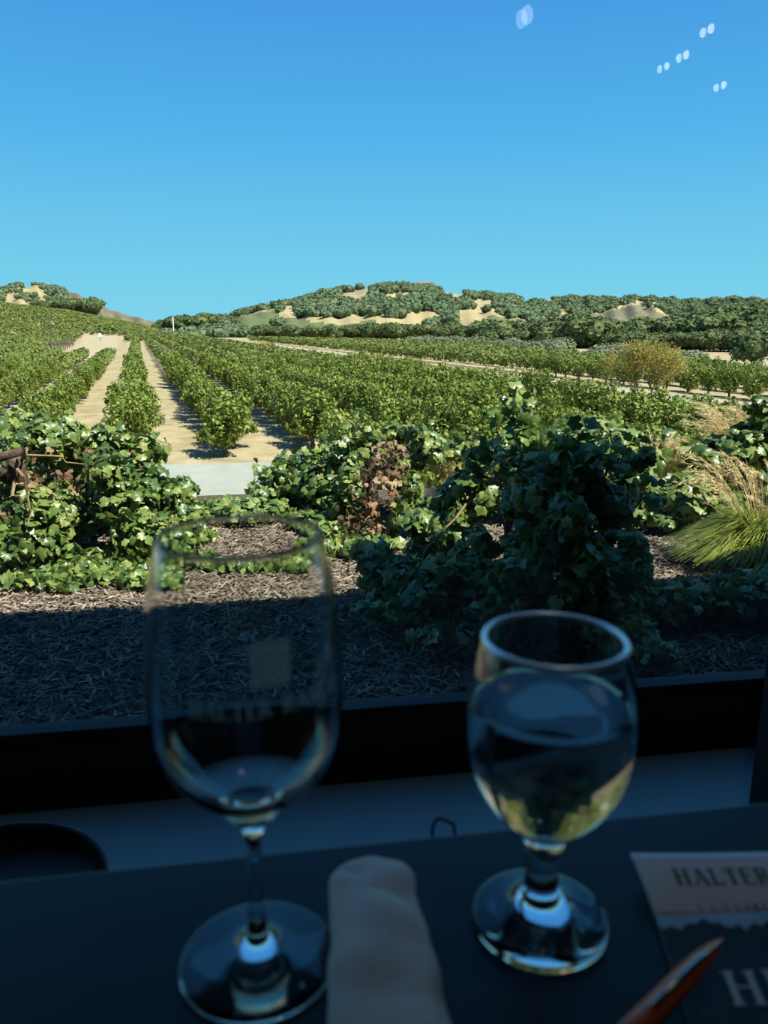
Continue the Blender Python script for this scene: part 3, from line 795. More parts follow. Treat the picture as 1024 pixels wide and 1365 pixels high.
# large lit vine at the left
near_vine('grapevine', (-1.75, 3.95, GZ),
          [B(60, 640, 4.1, .42, .4, .28), B(150, 625, 4.1, .30, .35, .2), B(20, 720, 3.85, .38, .4, .3), B(120, 720, 3.8, .40, .38, .3), B(190, 700, 4.0, .25, .3, .28), B(225, 660, 4.3, .14, .3, .10),
           B(60, 770, 3.55, .33, .25, .17), B(150, 775, 3.65, .30, .22, .16), B(-60, 680, 4.0, .5, .45, .4), B(215, 745, 3.9, .13, .2, .15), B(110, 795, 3.42, .25, .12, .07), B(20, 790, 3.45, .22, .12, .08), B(180, 785, 3.45, .18, .12, .06)], 8200,
          'large sunlit bushy grapevine filling the left edge of the mulch bed', size=.060, loose=True,
          trunk=[([(-1.80, 3.95, GZ - .03), (-1.78, 3.9, .1), (-1.86, 3.85, .3), (-1.80, 3.7, .45)], [.06, .05, .05, .04]), ([(-1.84, 3.85, .3), (-2.0, 3.7, .42), (-1.72, 3.6, .5)], [.04, .03, .02])],
          canes=[(W(24, 612, 3.65), W(38, 690, 3.5), .02), (W(20, 640, 3.65), W(36, 700, 3.5), .02), (W(30, 610, 3.7), W(120, 640, 3.7), .05)],
          shoots=[(W(190, 640, 4.2), W(216, 612, 4.3), .02, 26), (W(100, 600, 4.2), W(90, 575, 4.2), 0, 22), (W(10, 600, 4.1), W(5, 585, 4.1), 0, 16), (W(150, 600, 4.2), W(150, 578, 4.2), 0, 18), (W(205, 680, 4.1), W(245, 660, 4.2), .02, 24)],
          dead=150, dead_blobs=[B(90, 620, 4.0, .35, .35, .12), B(40, 690, 3.7, .15, .15, .15), B(60, 795, 3.4, .25, .15, .04)])
# low vine behind, between the driveway and the bed
near_vine('grapevine', (-.45, 5.1, GZ),
          [B(285, 682, 4.9, .20, .25, .05), B(365, 655, 5.1, .16, .25, .11), B(400, 635, 5.2, .24, .3, .16), B(330, 680, 4.7, .25, .25, .06), B(440, 650, 5.0, .22, .3, .22), B(255, 690, 4.6, .14, .2, .05)], 2600,
          'low sprawling green vine at the bed edge below the driveway', size=.060,
          trunk=[([(-.5, 5.2, GZ), (-.48, 5.2, .08)], [.04, .03])],
          shoots=[(W(360, 650, 5.1), W(345, 628, 5.2), .02, 20), (W(400, 620, 5.2), W(372, 610, 5.3), 0, 18), (W(430, 610, 5.2), W(436, 588, 5.2), 0, 16)])
# middle vine with the brown dead patch
near_vine('grapevine', (-.05, 4.6, GZ),
          [B(520, 600, 4.8, .22, .3, .14), B(480, 610, 4.9, .2, .3, .16), B(560, 620, 4.7, .16, .3, .2), B(450, 700, 4.4, .14, .25, .12), B(470, 660, 4.6, .16, .25, .2), B(545, 680, 4.4, .15, .25, .18), B(430, 640, 5.0, .2, .2, .2), B(500, 730, 4.0, .2, .2, .08)], 3000,
          'mid-green vine with a large patch of dry brown leaves, centre of the bed', size=.060, yellow=.18, loose=True,
          trunk=[([(-.06, 4.6, GZ), (-.08, 4.55, .12), (-.05, 4.5, .32)], [.045, .035, .03])],
          shoots=[(W(500, 590, 4.8), W(492, 562, 4.8), 0, 22), (W(545, 590, 4.8), W(556, 560, 4.8), 0, 22), (W(470, 600, 4.8), W(462, 572, 4.8), 0, 18)],
          dead=230, dead_blobs=[B(500, 650, 4.35, .15, .16, .18), B(485, 700, 4.25, .15, .14, .12), B(520, 615, 4.5, .12, .12, .12), B(470, 735, 4.0, .2, .1, .03)])
# creeping runners over the sunlit mulch, seen through the wine glass
near_vine('creeping_vine', (-.75, 4.3, GZ),
          [B(300, 705, 4.7, .20, .08, .02), B(400, 700, 4.7, .18, .1, .04), B(255, 735, 4.2, .14, .14, .06), B(262, 770, 3.75, .12, .08, .05), B(330, 775, 3.65, .22, .04, .025), B(400, 765, 3.7, .14, .10, .07), B(430, 740, 4.0, .12, .12, .09), B(420, 700, 4.5, .14, .12, .07)], 1150,
          'small bright green creeping vine over the sunlit mulch behind the wine glass', size=.062, shell=.2,
          canes=[(W(240, 770, 3.7), W(440, 775, 3.7), .01), (W(250, 705, 4.7), W(420, 705, 4.7), .01)])
# dark central vine in the building's shade
near_vine('grapevine', (.55, 3.45, GZ),
          [B(765, 660, 2.75, .18, .25, .16), B(800, 710, 2.7, .16, .22, .18), B(705, 650, 2.85, .11, .2, .10), B(765, 602, 2.75, .08, .15, .07), B(740, 760, 2.7, .2, .2, .14), B(830, 780, 2.75, .18, .2, .10), B(690, 790, 2.8, .2, .2, .08),
           B(600, 770, 2.95, .24, .25, .10), B(530, 760, 3.1, .2, .25, .12), B(560, 800, 2.85, .26, .15, .07), B(630, 800, 2.75, .22, .15, .08), B(700, 740, 2.9, .14, .15, .10), B(640, 640, 3.5, .16, .2, .15), B(600, 690, 3.5, .15, .2, .14), B(570, 720, 3.4, .14, .2, .12), B(700, 590, 3.5, .16, .2, .1),
           B(820, 620, 3.6, .14, .25, .16), B(860, 640, 3.5, .10, .2, .12), B(830, 730, 3.0, .10, .15, .08)] + [B(random.uniform(640, 870), random.uniform(590, 800), random.uniform(2.7, 3.0), .07, .08, .05) for _ in range(6)], 7600,
          'big dark grapevine with a thick trunk standing in the building shade behind the water glass', size=.060, yellow=.05, loose=True,
          trunk=[([W(690, 760, 3.55), W(684, 700, 3.55), W(692, 660, 3.5), W(700, 640, 3.45)], [.05, .045, .05, .04]),
                 ([W(690, 665, 3.5), W(660, 655, 3.4), W(632, 672, 3.3)], [.035, .022, .012]), ([W(695, 655, 3.5), W(740, 640, 3.3), W(790, 640, 3.0)], [.035, .025, .015])],
          canes=[(W(650, 670, 3.4), W(560, 760, 3.1), .1), (W(640, 700, 3.4), W(610, 800, 2.9), .05)],
          shoots=[(W(690, 600, 3.3), W(694, 526, 3.3), .0, 60), (W(660, 600, 3.4), W(668, 560, 3.4), 0, 24), (W(640, 620, 3.4), W(630, 585, 3.4), 0, 24), (W(755, 610, 2.8), W(768, 576, 2.8), 0, 22), (W(800, 640, 2.8), W(846, 592, 2.8), 0, 22), (W(840, 690, 2.8), W(868, 640, 2.85), 0, 20), (W(700, 630, 2.8), W(668, 604, 2.8), 0, 16), (W(820, 600, 3.3), W(812, 575, 3.3), 0, 14), (W(720, 600, 3.3), W(735, 575, 3.3), 0, 16)],
          dead=90, dead_blobs=[B(640, 770, 3.1, .3, .15, .02), B(650, 655, 3.5, .12, .1, .1)])
# shaded runners at the right foreground
near_vine('creeping_vine', (1.2, 3.1, GZ),
          [B(800, 800, 2.75, .14, .15, .06), B(880, 800, 2.9, .2, .15, .07), B(960, 795, 3.0, .24, .15, .07), B(1030, 790, 3.0, .22, .2, .09), B(900, 795, 3.0, .2, .12, .05), B(980, 800, 3.0, .2, .12, .05), B(1080, 790, 3.0, .25, .2, .12)], 2100,
          'dark creeping vine in the building shade at the lower right of the bed', size=.06, yellow=.02, shell=.2)
near_vine('creeping_vine', (.72, 2.42, GZ), [B(870, 870, 2.45, .10, .08, .04), B(830, 840, 2.55, .12, .1, .05), B(600, 845, 2.6, .14, .06, .03)], 380,
          'small dark green runner on the shaded mulch beside the water glass rim', size=.065, yellow=.0, shell=.2)
# sunlit vines at the right between the grasses
near_vine('grapevine', (1.85, 4.7, GZ),
          [B(915, 665, 4.45, .15, .18, .14), B(950, 672, 4.5, .14, .2, .12), B(845, 690, 4.4, .10, .12, .03), B(880, 692, 4.4, .12, .12, .03)], 1000,
          'small leafy vine between the two fountain grass clumps', size=.078,
          trunk=[([(1.78, 4.7, GZ), (1.8, 4.7, .1)], [.03, .02])], shoots=[(W(880, 640, 4.6), W(862, 610, 4.6), .02, 14)])
near_vine('grapevine', (2.35, 5.2, GZ),
          [B(960, 605, 5.0, .30, .25, .10), B(1010, 600, 4.9, .26, .25, .16), B(1060, 590, 4.9, .3, .3, .25), B(1020, 640, 4.8, .2, .2, .14)], 1900,
          'leafy vine behind the big fountain grass at the right edge', size=.085,
          trunk=[([(2.3, 5.1, GZ), (2.35, 5.05, .2)], [.04, .03])], shoots=[(W(1010, 570, 4.9), W(1012, 530, 4.9), 0, 22), (W(900, 590, 5.2), W(882, 580, 5.2), 0, 12)])
near_vine('grapevine', (1.1, 5.0, GZ),
          [B(800, 590, 4.9, .18, .25, .14), B(770, 580, 5.0, .16, .25, .12), B(730, 600, 4.8, .2, .25, .12), B(690, 640, 4.7, .25, .2, .2), B(600, 600, 5.1, .2, .2, .06)], 2000,
          'sunlit vine just behind the dark central vine', size=.062, trunk=[([(1.05, 5.0, GZ), (1.06, 5.0, .15)], [.03, .02])])
# green slope growth below the bed edge
near_vine('grapevine', (-2.2, 6.2, GZ - .3),
          [B(20, 600, 6.0, .5, .5, .3), B(110, 612, 6.0, .35, .4, .14)], 1300, 'paler vine behind the left bushy vine at the slope edge', size=.085)

# ------------------------------------------------------------------ fountain grasses
def fountain_grass(loc, rad, height, nb, seeds, label, seed_top=None, lean=(0, 0)):
    t = empty('fountain_grass', loc); tag(t, label, 'grass clump')
    n = nb; th = rng.random(n) * 6.283; el_ = rng.beta(1.6, 1.3, n)        # spread
    L = height * (1.15 + .5 * rng.random(n)); K = 6
    f = np.linspace(0, 1, K)
    spread = rad * (.25 + 1.0 * el_)
    V = np.zeros((n, K, 2, 3)); w0 = .0030 + .0022 * rng.random(n)
    for i, g in enumerate(f):
        out = spread * g ** 1.1; zz = L * (g - (.35 + .42 * el_) * g * g * g) * (1 - .35 * el_)
        cx = np.cos(th) * out + rng.normal(size=n) * .0 + np.cos(th * 7.1) * .03 + lean[0] * g * g; cy = np.sin(th) * out + np.sin(th * 5.3) * .03 + lean[1] * g * g
        w = w0 * (1 - .85 * g)
        V[:, i, 0] = np.stack([cx - np.sin(th) * w, cy + np.cos(th) * w, zz], 1); V[:, i, 1] = np.stack([cx + np.sin(th) * w, cy - np.cos(th) * w, zz], 1)
    b = (np.arange(n) * K * 2)[:, None]; q = np.concatenate([np.stack([b[:, 0] + 2 * i, b[:, 0] + 2 * i + 1, b[:, 0] + 2 * i + 3, b[:, 0] + 2 * i + 2], 1) for i in range(K - 1)])
    link('blades', mesh_np('blades', V.reshape(-1, 3), [q], [M['grass']]), t)
    mb = MB(); pv = []; pn = []; 
    for s in range(seeds):
        a = random.random() * 6.283; d = rad * random.uniform(.3, 1.15); h = height * random.uniform(1.2, 1.75) if seed_top is None else seed_top * random.uniform(.72, 1.05)
        q = []
        for g in np.linspace(0, 1, 9):
            q.append(Vector((math.cos(a) * d * g ** 1.3 + lean[0] * 1.6 * g * g, math.sin(a) * d * g ** 1.3 + lean[1] * g * g, h * (1.25 * g - .25 * g ** 3 - .12 * g ** 6))))
        mb.tube(q, [.0014] * 9, 4, False)
        m = 46; g0 = .62 + .38 * rng.random(m)
        Qa = np.array([tuple(v) for v in q]); idx = g0 * 8; i0 = np.minimum(idx.astype(int), 7); ww = (idx - i0)[:, None]
        c = Qa[i0] * (1 - ww) + Qa[i0 + 1] * ww; tg = Qa[i0 + 1] - Qa[i0]; tg /= np.linalg.norm(tg, axis=1, keepdims=True)
        pv.append(c + rand_unit(m) * .006); pn.append(tg * 1.2 + rand_unit(m) * .9)
    mb.build('flower_stalks', M['seed'], t)
    P_ = np.concatenate(pv); N_ = np.concatenate(pn)
    tv = [(-.0022, 0, 0), (.0022, 0, 0), (0, .0016, .030)]
    V, Fc = scatter(tv, [(0, 1, 2)], P_, frames(N_, rng.random(len(P_)) * 6), .7 + .6 * rng.random(len(P_)))
    link('seed_heads', mesh_np('seed_heads', V, [Fc], [M['seed']]), t)
    return t
x, y = P(1010, 758, GZ)
fountain_grass((x, y, GZ), .36, .36, 3800, 60, 'large sunlit fountain grass with arching blades at the right edge', seed_top=.62, lean=(-.06, 0))
x, y = P(872, 684, GZ)
fountain_grass((x, y, GZ), .24, .30, 3000, 44, 'smaller yellow-green fountain grass clump left of the big one', seed_top=.56, lean=(.02, 0))
x, y = PY(985, 640, 5.4)[:2]
fountain_grass((x, y, GZ - .03), .26, .34, 1500, 90, 'tall blond seed heads rising behind the vine at the right edge', seed_top=.78, lean=(-.12, 0))
x, y = PY(600, 650, 5.3)[:2]
fountain_grass((x, y, GZ - .02), .16, .2, 500, 45, 'dry blond grass tuft just left of the dark central vine', seed_top=.42, lean=(-.06, 0))
x, y = PY(655, 640, 5.2)[:2]
fountain_grass((x, y, GZ - .02), .10, .25, 250, 30, 'thin upright blond grass tuft behind the dark central vine', seed_top=.46)

# ------------------------------------------------------------------ wood chips
n = 62000
yy = 1.72 + (5.3 - 1.72) * rng.random(n) ** .85; ss = (rng.random(n) - .5) * 2 * (.56 * yy + .35) 
x = ss; y = yy + ss * math.tan(WALL)
m = (perp(x, y) > 1.86) & (perp(x, y) < 5.6)
x = x[m]; y = y[m]; n = len(x)
z = GH(x, y) + .004 + .018 * rng.random(n)
tv = [(-.5, -.12, 0), (-.5, .10, 0), (.5, -.08, 0), (.5, .13, 0), (-.42, 0, .09), (.44, .01, .07)]
tf = [(0, 2, 5), (0, 5, 4), (1, 4, 5), (1, 5, 3), (0, 4, 1), (2, 3, 5)]
Rm = frames(rng.normal(size=(n, 3)) * .28 + np.array([0, 0, 1.]), rng.random(n) * 6.28)
L = .020 + .058 * rng.random(n) ** 1.6
V, Fc = scatter(tv, tf, np.stack([x, y, z], 1), Rm, np.stack([L, L * .5 + .016, L * .5 + .014], 1))
tag(link('wood_chips', mesh_np('wood_chips', V, [Fc], [M['mulch']])), 'brown shredded wood chip mulch covering the bed outside the window', 'mulch', kind='stuff')

# ------------------------------------------------------------------ the room
RW = 1.68                                   # window wall, out from the camera
Mw = Matrix.Rotation(WALL, 4, 'Z')
def rbox(name, s0, s1, p0, p1, z0, z1, mat, bev=None):
    mb = MB(); mb.box(s0, s1, p0, p1, z0, z1, Mw)
    o = mb.build(name, mat); tag(o, kind='structure')
    if bev: bevel(o, bev)
    return o
XL, XR, YB, ZC, ZT = -3.6, 3.6, -6.0, 2.9, 3.05
rbox('floor', XL - .1, XR + .1, YB - .1, RW + .06, -.16, 0, M['floor'])
rbox('ceiling', XL - .1, XR + .1, YB - .1, RW + .05, ZC, ZT, M['ceiling'])
rbox('wall_back', XL, XR, YB - .1, YB, 0, ZC, M['wall'])
rbox('wall_left', XL - .1, XL, YB, RW - .02, 0, ZC, M['wall'])
rbox('wall_right', XR, XR + .1, YB, RW - .02, 0, ZC, M['wall'])
rbox('wall_front', XL - .1, XR + .1, RW - .02, RW + .05, 2.72, ZC, M['wall'])
rbox('wall_skyblock_left', -16, XL - .1, YB, RW + .05, -.16, ZT, M['stucco'])  # unseen wing added to keep skylight off the shaded mulch
rbox('wall_skyblock_right', XR + .1, 16, YB, RW + .05, -.16, ZT, M['stucco'])  # same on the other side, added to block the sky
# the big window: black rail, sill step, mullions
rail = MB(); rail.box(XL, XR, RW, RW + .09, 0, .145, Mw); rail.box(XL, XR, RW + .005, RW + .06, .145, .172, Mw)
rail.box(XL, XR, RW + .09, RW + .17, -.16, .10, Mw)
w1 = rail.build('window_1', M['steel']); tag(w1, kind='structure'); bevel(w1, .004)
mb = MB(); mb.box(XL, XR, RW - .035, RW, 0, .022, Mw); bevel(mb.build('track', M['steel'], w1), .003)
for s in (-2.35, 1.46, XL + .04, XR - .04):
    mb = MB(); mb.box(s - .035, s + .035, RW - .012, RW + .08, .1, 2.73, Mw); mb.build('mullion', M['steel'], w1)
mb = MB(); mb.box(XL, XR, RW - .01, RW + .08, 2.66, 2.73, Mw); mb.build('head_rail', M['steel'], w1)
for k, (pp, ta, tb) in enumerate(((RW + .022, 0.0, 0.0), (RW + .042, .0026, .0004))):
    c_ = Vector((*wallpt(-.5, pp), 1.4)); s_ = []
    for (a, b) in ((-3.08, .16), (4.12, .16), (4.12, 2.68), (-3.08, 2.68)):
        s_.append((a + .0, b))
    vs = []
    for a, b in s_:
        off = (a * ta + (b - 1.4) * tb)
        q = wallpt(a - .52, pp + off); vs.append((q[0], q[1], b))
    me = mesh_np('pane', vs, [np.array([[0, 1, 2, 3]])], [M['pane']]); link('pane', me, w1)

# dark steel post standing at the right between the table and the window
x, y = P(1012, 1068, 0.0)
q = wallpt(1.10, 1.34)
a = ray(1012, 1000); 
tt = 1.30 / a[1]; px0 = a[0] * tt
px0 += .062
mb = MB(); mb.box(0, .10, 0, .10, 0, ZC, Mw); o = mb.build('trim_1', M['steel']); o.location = (px0, 1.30, 0); tag(o, kind='structure')

# ceiling lamps whose reflections show in the glass
def mirror_lamp(px, py, size, hang):
    d = ray(px, py); zl = ZC - hang; t = (zl - CAM_Z) / d[2]
    x, y = d[0] * t, d[1] * t; p = perp(x, y); s = x * WD[0] + y * WD[1]
    q = wallpt(s, 2 * (RW + .022) - p)
    return (q[0], q[1], zl)
names = ['frontmost warm pendant bulb hanging from the ceiling behind the viewer', 'rear right ceiling bulb, highest of the four small reflections', 'ceiling bulb second from the right among the small reflections',
         'ceiling bulb leftmost of the small reflections', 'ceiling bulb farthest back, lowest of the small reflections']
M['bulb'] = emit_mat('lit_bulb', (1, .93, .85), 11.0)
M['bulb2'] = emit_mat('frosted_lit_bulb', (.8, .92, 1.0), 5.0)
for i, (px, py, sz) in enumerate(((703, 20, .055), (948, 38, .030), (915, 73, .030), (889, 88, .027), (965, 113, .030))):
    q = mirror_lamp(px, py, sz, .12)
    t = empty('pendant_or_fill', (q[0], q[1], ZC)); tag(t, names[i], 'lamp', None)
    v, f = ICO2; link('bulb', mesh_np('bulb', v * sz * .8 * np.array([.8, .8, 1.2]) + np.array([0, 0, -.12]), [f], [M['bulb2'] if i == 0 else M['bulb']], True), t)
    mb = MB(); mb.tube([(0, 0, 0), (0, 0, -.12 + sz * .8)], .008, 8); mb.tube([(0, 0, -.12 + sz * .7), (0, 0, -.12 + sz * 1.4)], .014, 10); mb.build('cord', M['cable'], t)

# unseen warm fill light added above the table, dressed as a shaded pendant
q = wallpt(.30, .28)
t = empty('pendant_or_fill', (q[0], q[1], ZC)); tag(t, 'unseen fill light added above the table, out of the frame', 'lamp')
mb = MB(); mb.tube([(0, 0, 0), (0, 0, -.36)], .004, 8); mb.build('cord', M['cable'], t)
mb = MB(); mb.tube([(0, 0, -.34), (0, 0, -.37), (0, 0, -.44), (0, 0, -.50)], [.02, .05, .12, .15], 32, False); mb.build('fill_light_shade', M['steel'], t, True)
ld = bpy.data.lights.new('table_fill_light', 'POINT'); ld.energy = 3.6; ld.color = (1, .93, .80); ld.shadow_soft_size = .04  # added fill, warms the napkin and paper
lo = bpy.data.objects.new('table_fill_light', ld); COL.objects.link(lo); lo.location = (q[0], q[1], ZC - .52)

# ------------------------------------------------------------------ the table
TZ = .751
tc_ = P(512, 1120, TZ)
edge = tc_[1] * math.cos(WALL) - tc_[0] * math.sin(WALL)
tb = empty('table', (0, 0, 0), WALL); tag(tb, 'black table in the foreground under both glasses', 'table')
mb = MB(); mb.box(-.62, .80, -.36, edge, TZ - .028, TZ); bevel(mb.build('tabletop', M['table'], tb), .003, 3)
for (sx, sy) in ((-.48, -.28), (.66, -.28), (-.48, edge - .16), (.66, edge - .16)):
    mb = MB(); mb.box(sx - .02, sx + .02, sy - .02, sy + .02, 0, TZ - .028); mb.build('leg', M['steel'], tb)

# ------------------------------------------------------------------ lathed glassware
def catmull(pts, m=5):
    P_ = [np.array(p, float) for p in pts]; out = []
    for i in range(len(P_) - 1):
        p0 = P_[max(i - 1, 0)]; p1 = P_[i]; p2 = P_[i + 1]; p3 = P_[min(i + 2, len(P_) - 1)]
        for j in range(m):
            t = j / m
            out.append(.5 * ((2 * p1) + (-p0 + p2) * t + (2 * p0 - 5 * p1 + 4 * p2 - p3) * t * t + (-p0 + 3 * p1 - 3 * p2 + p3) * t ** 3))
    out.append(P_[-1]); out = np.array(out); out[:, 0] = np.maximum(out[:, 0], 0)
    return out
def lathe(name, prof, mat, parent, seg=96):
    """profile from the axis (bottom) round to the axis (top); r=0 at both ends"""
    prof = np.array(prof); V = [(0, 0, prof[0][1])]; mid = [p for p in prof[1:-1]]
    for r, z in mid:
        r = max(r, 1e-5)
        for k in range(seg): V.append((r * math.cos(6.283185307 * k / seg), r * math.sin(6.283185307 * k / seg), z))
    V.append((0, 0, prof[-1][1])); nm = len(mid); tri = []; quad = []
    for k in range(seg):
        k2 = (k + 1) % seg
        tri.append((0, 1 + k2, 1 + k)); tri.append((len(V) - 1, 1 + (nm - 1) * seg + k, 1 + (nm - 1) * seg + k2))
        for i in range(nm - 1): quad.append((1 + i * seg + k, 1 + i * seg + k2, 1 + (i + 1) * seg + k2, 1 + (i + 1) * seg + k))
    return link(name, mesh_np(name, V, [np.array(tri), np.array(quad)], [mat], True), parent)

gx, gy = P(345, 1276, TZ + .002)
WG = (gx, gy, TZ + .0004)
wine = empty('wine_glass', WG); tag(wine, 'tall empty wine glass with faint white lettering, left on the table', 'wine glass')
outer = catmull([(.0040, .028), (.0038, .045), (.0040, .066), (.0058, .078), (.0135, .0885), (.0250, .100), (.0355, .1115), (.0418, .124), (.0445, .140), (.0453, .160), (.0446, .182), (.0418, .206), (.0366, .2285)], 6)
foot = catmull([(.0385, 0), (.0397, .0009), (.0392, .0022), (.030, .0038), (.018, .0062), (.010, .010), (.0058, .017), (.0040, .028)], 5)
inner = catmull([(.0357, .2286), (.0409, .206), (.0437, .182), (.0444, .160), (.0436, .140), (.0409, .1245), (.0343, .1125), (.0235, .1018), (.0110, .0945), (0.0, .0925)], 6)
rim = [(.0363, .2291), (.0360, .2291)]
prof = [(0, 0.0004), (.02, .0003)] + [tuple(p) for p in foot[:-1]] + [tuple(p) for p in outer] + rim + [tuple(p) for p in inner]
lathe('glass_body', prof, M['glass'], wine)
OUTR = (outer[:, 1], outer[:, 0])

# serif capitals as outline pieces: (x, y) polygons in a cell one unit high
def glyph(ch):
    st = .17; th = .06; sf = .08
    def v(x, y0=0, y1=1, w=st): return [(x - w / 2, y0), (x + w / 2, y0), (x + w / 2, y1), (x - w / 2, y1)]
    def h(x0, x1, y, w=th): return [(x0, y - w / 2), (x1, y - w / 2), (x1, y + w / 2), (x0, y + w / 2)]
    def serif(x, y, w=.30): return h(x - w / 2, x + w / 2, .03 if y == 0 else .97, .06)
    def dg(x0, y0, x1, y1, w): return [(x0 - w / 2, y0), (x0 + w / 2, y0), (x1 + w / 2, y1), (x1 - w / 2, y1)]
    def arc(cx, cy, rx, ry, a0, a1, w0, w1, n=12):
        out = []
        for i in range(n):
            ps = []
            for a in (a0 + (a1 - a0) * i / n, a0 + (a1 - a0) * (i + 1) / n):
                f = abs(math.cos(math.radians(a))); w = w0 + (w1 - w0) * f
                c, s = math.cos(math.radians(a)), math.sin(math.radians(a))
                ps.append(((cx + (rx - w / 2) * c, cy + (ry - w / 2) * s), (cx + (rx + w / 2) * c, cy + (ry + w / 2) * s)))
            out.append([ps[0][0], ps[0][1], ps[1][1], ps[1][0]])
        return out
    if ch == 'H': return [v(.18), v(.72), h(.18, .72, .52), serif(.18, 0), serif(.18, 1), serif(.72, 0), serif(.72, 1)], .92
    if ch == 'A': return [dg(.14, 0, .42, 1, .07), dg(.74, 0, .44, 1, st), h(.24, .64, .34), serif(.12, 0, .26), serif(.74, 0)], .88
    if ch == 'L': return [v(.18), h(.18, .66, .03), dg(.66, 0, .70, .28, .05), serif(.18, 0), serif(.18, 1)], .74
    if ch == 'T': return [v(.40), h(.06, .74, .97), dg(.09, .74, .06, 1, .05), dg(.71, .74, .74, 1, .05), serif(.40, 0)], .80
    if ch == 'E': return [v(.18), h(.1, .64, .97), h(.1, .66, .03), h(.18, .52, .52), dg(.62, .76, .64, 1, .05), dg(.66, .26, .66, 0, .05), v(.53, .42, .62, .05)], .74
    if ch == 'R': return [v(.18), serif(.18, 0), serif(.18, 1), h(.18, .42, .97), h(.18, .42, .50), dg(.74, 0, .42, .5, .16), serif(.76, 0, .22)] + arc(.40, .735, .21, .235, -90, 90, .05, .16), .86
    if ch == 'N': return [v(.16, 0, 1, .07), v(.74, 0, 1, .07), dg(.72, 0, .18, 1, .17), serif(.16, 0, .24), serif(.12, 1, .2), serif(.74, 1, .24)], .92
    if ch == 'C': return arc(.47, .5, .38, .46, 45, 315, .06, .18, 18) + [v(.74, .66, .86, .05)], .86
    if ch == 'G': return arc(.47, .5, .38, .46, 45, 300, .06, .18, 18) + [v(.70, .05, .42, .15), serif(.7, 0, .1)], .90
    if ch == 'M': return [v(.14, 0, 1, .07), v(.92, 0, 1, st), dg(.50, .1, .17, 1, .15), dg(.50, .1, .88, 1, .06), serif(.14, 0, .24), serif(.92, 0)], 1.1
    if ch == 'D': return [v(.18), serif(.18, 0), serif(.18, 1)] + arc(.36, .5, .36, .47, -90, 90, .06, .18, 14), .86
    if ch == 'O': return arc(.47, .5, .38, .46, 0, 360, .06, .18, 24), .94
    if ch == 'P': return [v(.18), serif(.18, 0), serif(.18, 1), h(.18, .42, .97), h(.18, .42, .46)] + arc(.40, .715, .21, .255, -90, 90, .05, .16), .78
    if ch == 'S': return arc(.38, .73, .22, .23, 30, 270, .06, .14, 12) + arc(.38, .27, .24, .23, -150, 90, .06, .14, 12), .74
    if ch == 'I': return [v(.2), serif(.2, 0), serif(.2, 1)], .40
    if ch == 'F': return [v(.18), h(.1, .64, .97), h(.18, .52, .52), dg(.62, .76, .64, 1, .05), serif(.18, 0)], .68
    if ch == 'U': return [v(.18, .3, 1), v(.72, .3, 1, .07), serif(.18, 1), serif(.72, 1, .24)] + arc(.45, .32, .27, .3, 180, 360, .06, .14, 12), .9
    if ch == 'B': return [v(.18), serif(.18, 0), serif(.18, 1)] + arc(.38, .74, .20, .23, -90, 90, .05, .15) + arc(.38, .26, .25, .23, -90, 90, .05, .16), .76
    return [], .5
def text2d(txt, height, track=.08):
    polys = []; x = 0
    for ch in txt:
        g, adv = glyph(ch)
        for poly in g: polys.append([((px + x) * height, py * height) for px, py in poly])
        x += adv + track
    return polys, (x - track) * height
def text_mesh(name, polys, fn, mat, parent, sub=1, thick=None):
    """each piece mapped by fn(x,y)->(x,y,z)"""
    v = []; f = []
    for poly in polys:
        o = len(v); v += [fn(*p) for p in poly]; f.append(tuple(range(o, o + len(poly))))
    me = bpy.data.meshes.new(name); me.from_pydata(v, [], f); me.materials.append(mat); me.update()
    return link(name, me, parent)
def print_mat():
    m, n, l = new_mat('white_glass_print')
    out = n.new('ShaderNodeOutputMaterial'); d = n.new('ShaderNodeBsdfDiffuse'); t = n.new('ShaderNodeBsdfTranslucent'); tr = n.new('ShaderNodeBsdfTransparent')
    d.inputs[0].default_value = (.8, .85, .8, 1); t.inputs[0].default_value = (.8, .85, .8, 1)
    a = n.new('ShaderNodeMixShader'); b = n.new('ShaderNodeMixShader'); a.inputs[0].default_value = .55; b.inputs[0].default_value = .95
    l.new(d.outputs[0], a.inputs[1]); l.new(t.outputs[0], a.inputs[2]); l.new(tr.outputs[0], b.inputs[1]); l.new(a.outputs[0], b.inputs[2]); l.new(b.outputs[0], out.inputs[0])
    return m
M['print'] = print_mat()
face = math.atan2(-gy, -gx)                                     # the side of the bowl that faces the viewer
def on_bowl(xc, zc, ang0):
    def fn(x, y):
        z = zc + y; r = float(np.interp(z, *OUTR)) + .00025; a = face + ang0 + (x - xc) / .045
        return (r * math.cos(a), r * math.sin(a), z)
    return fn
polys, tw = text2d('HALTER RANCH', .0082, .07)
k = .071 / tw; polys = [[(x * k, y) for x, y in p] for p in polys]
o = text_mesh('lettering', polys, on_bowl(.071 / 2, .1610, math.radians(13.5)), M['print'], wine); o['label'] = 'faint white lettering'
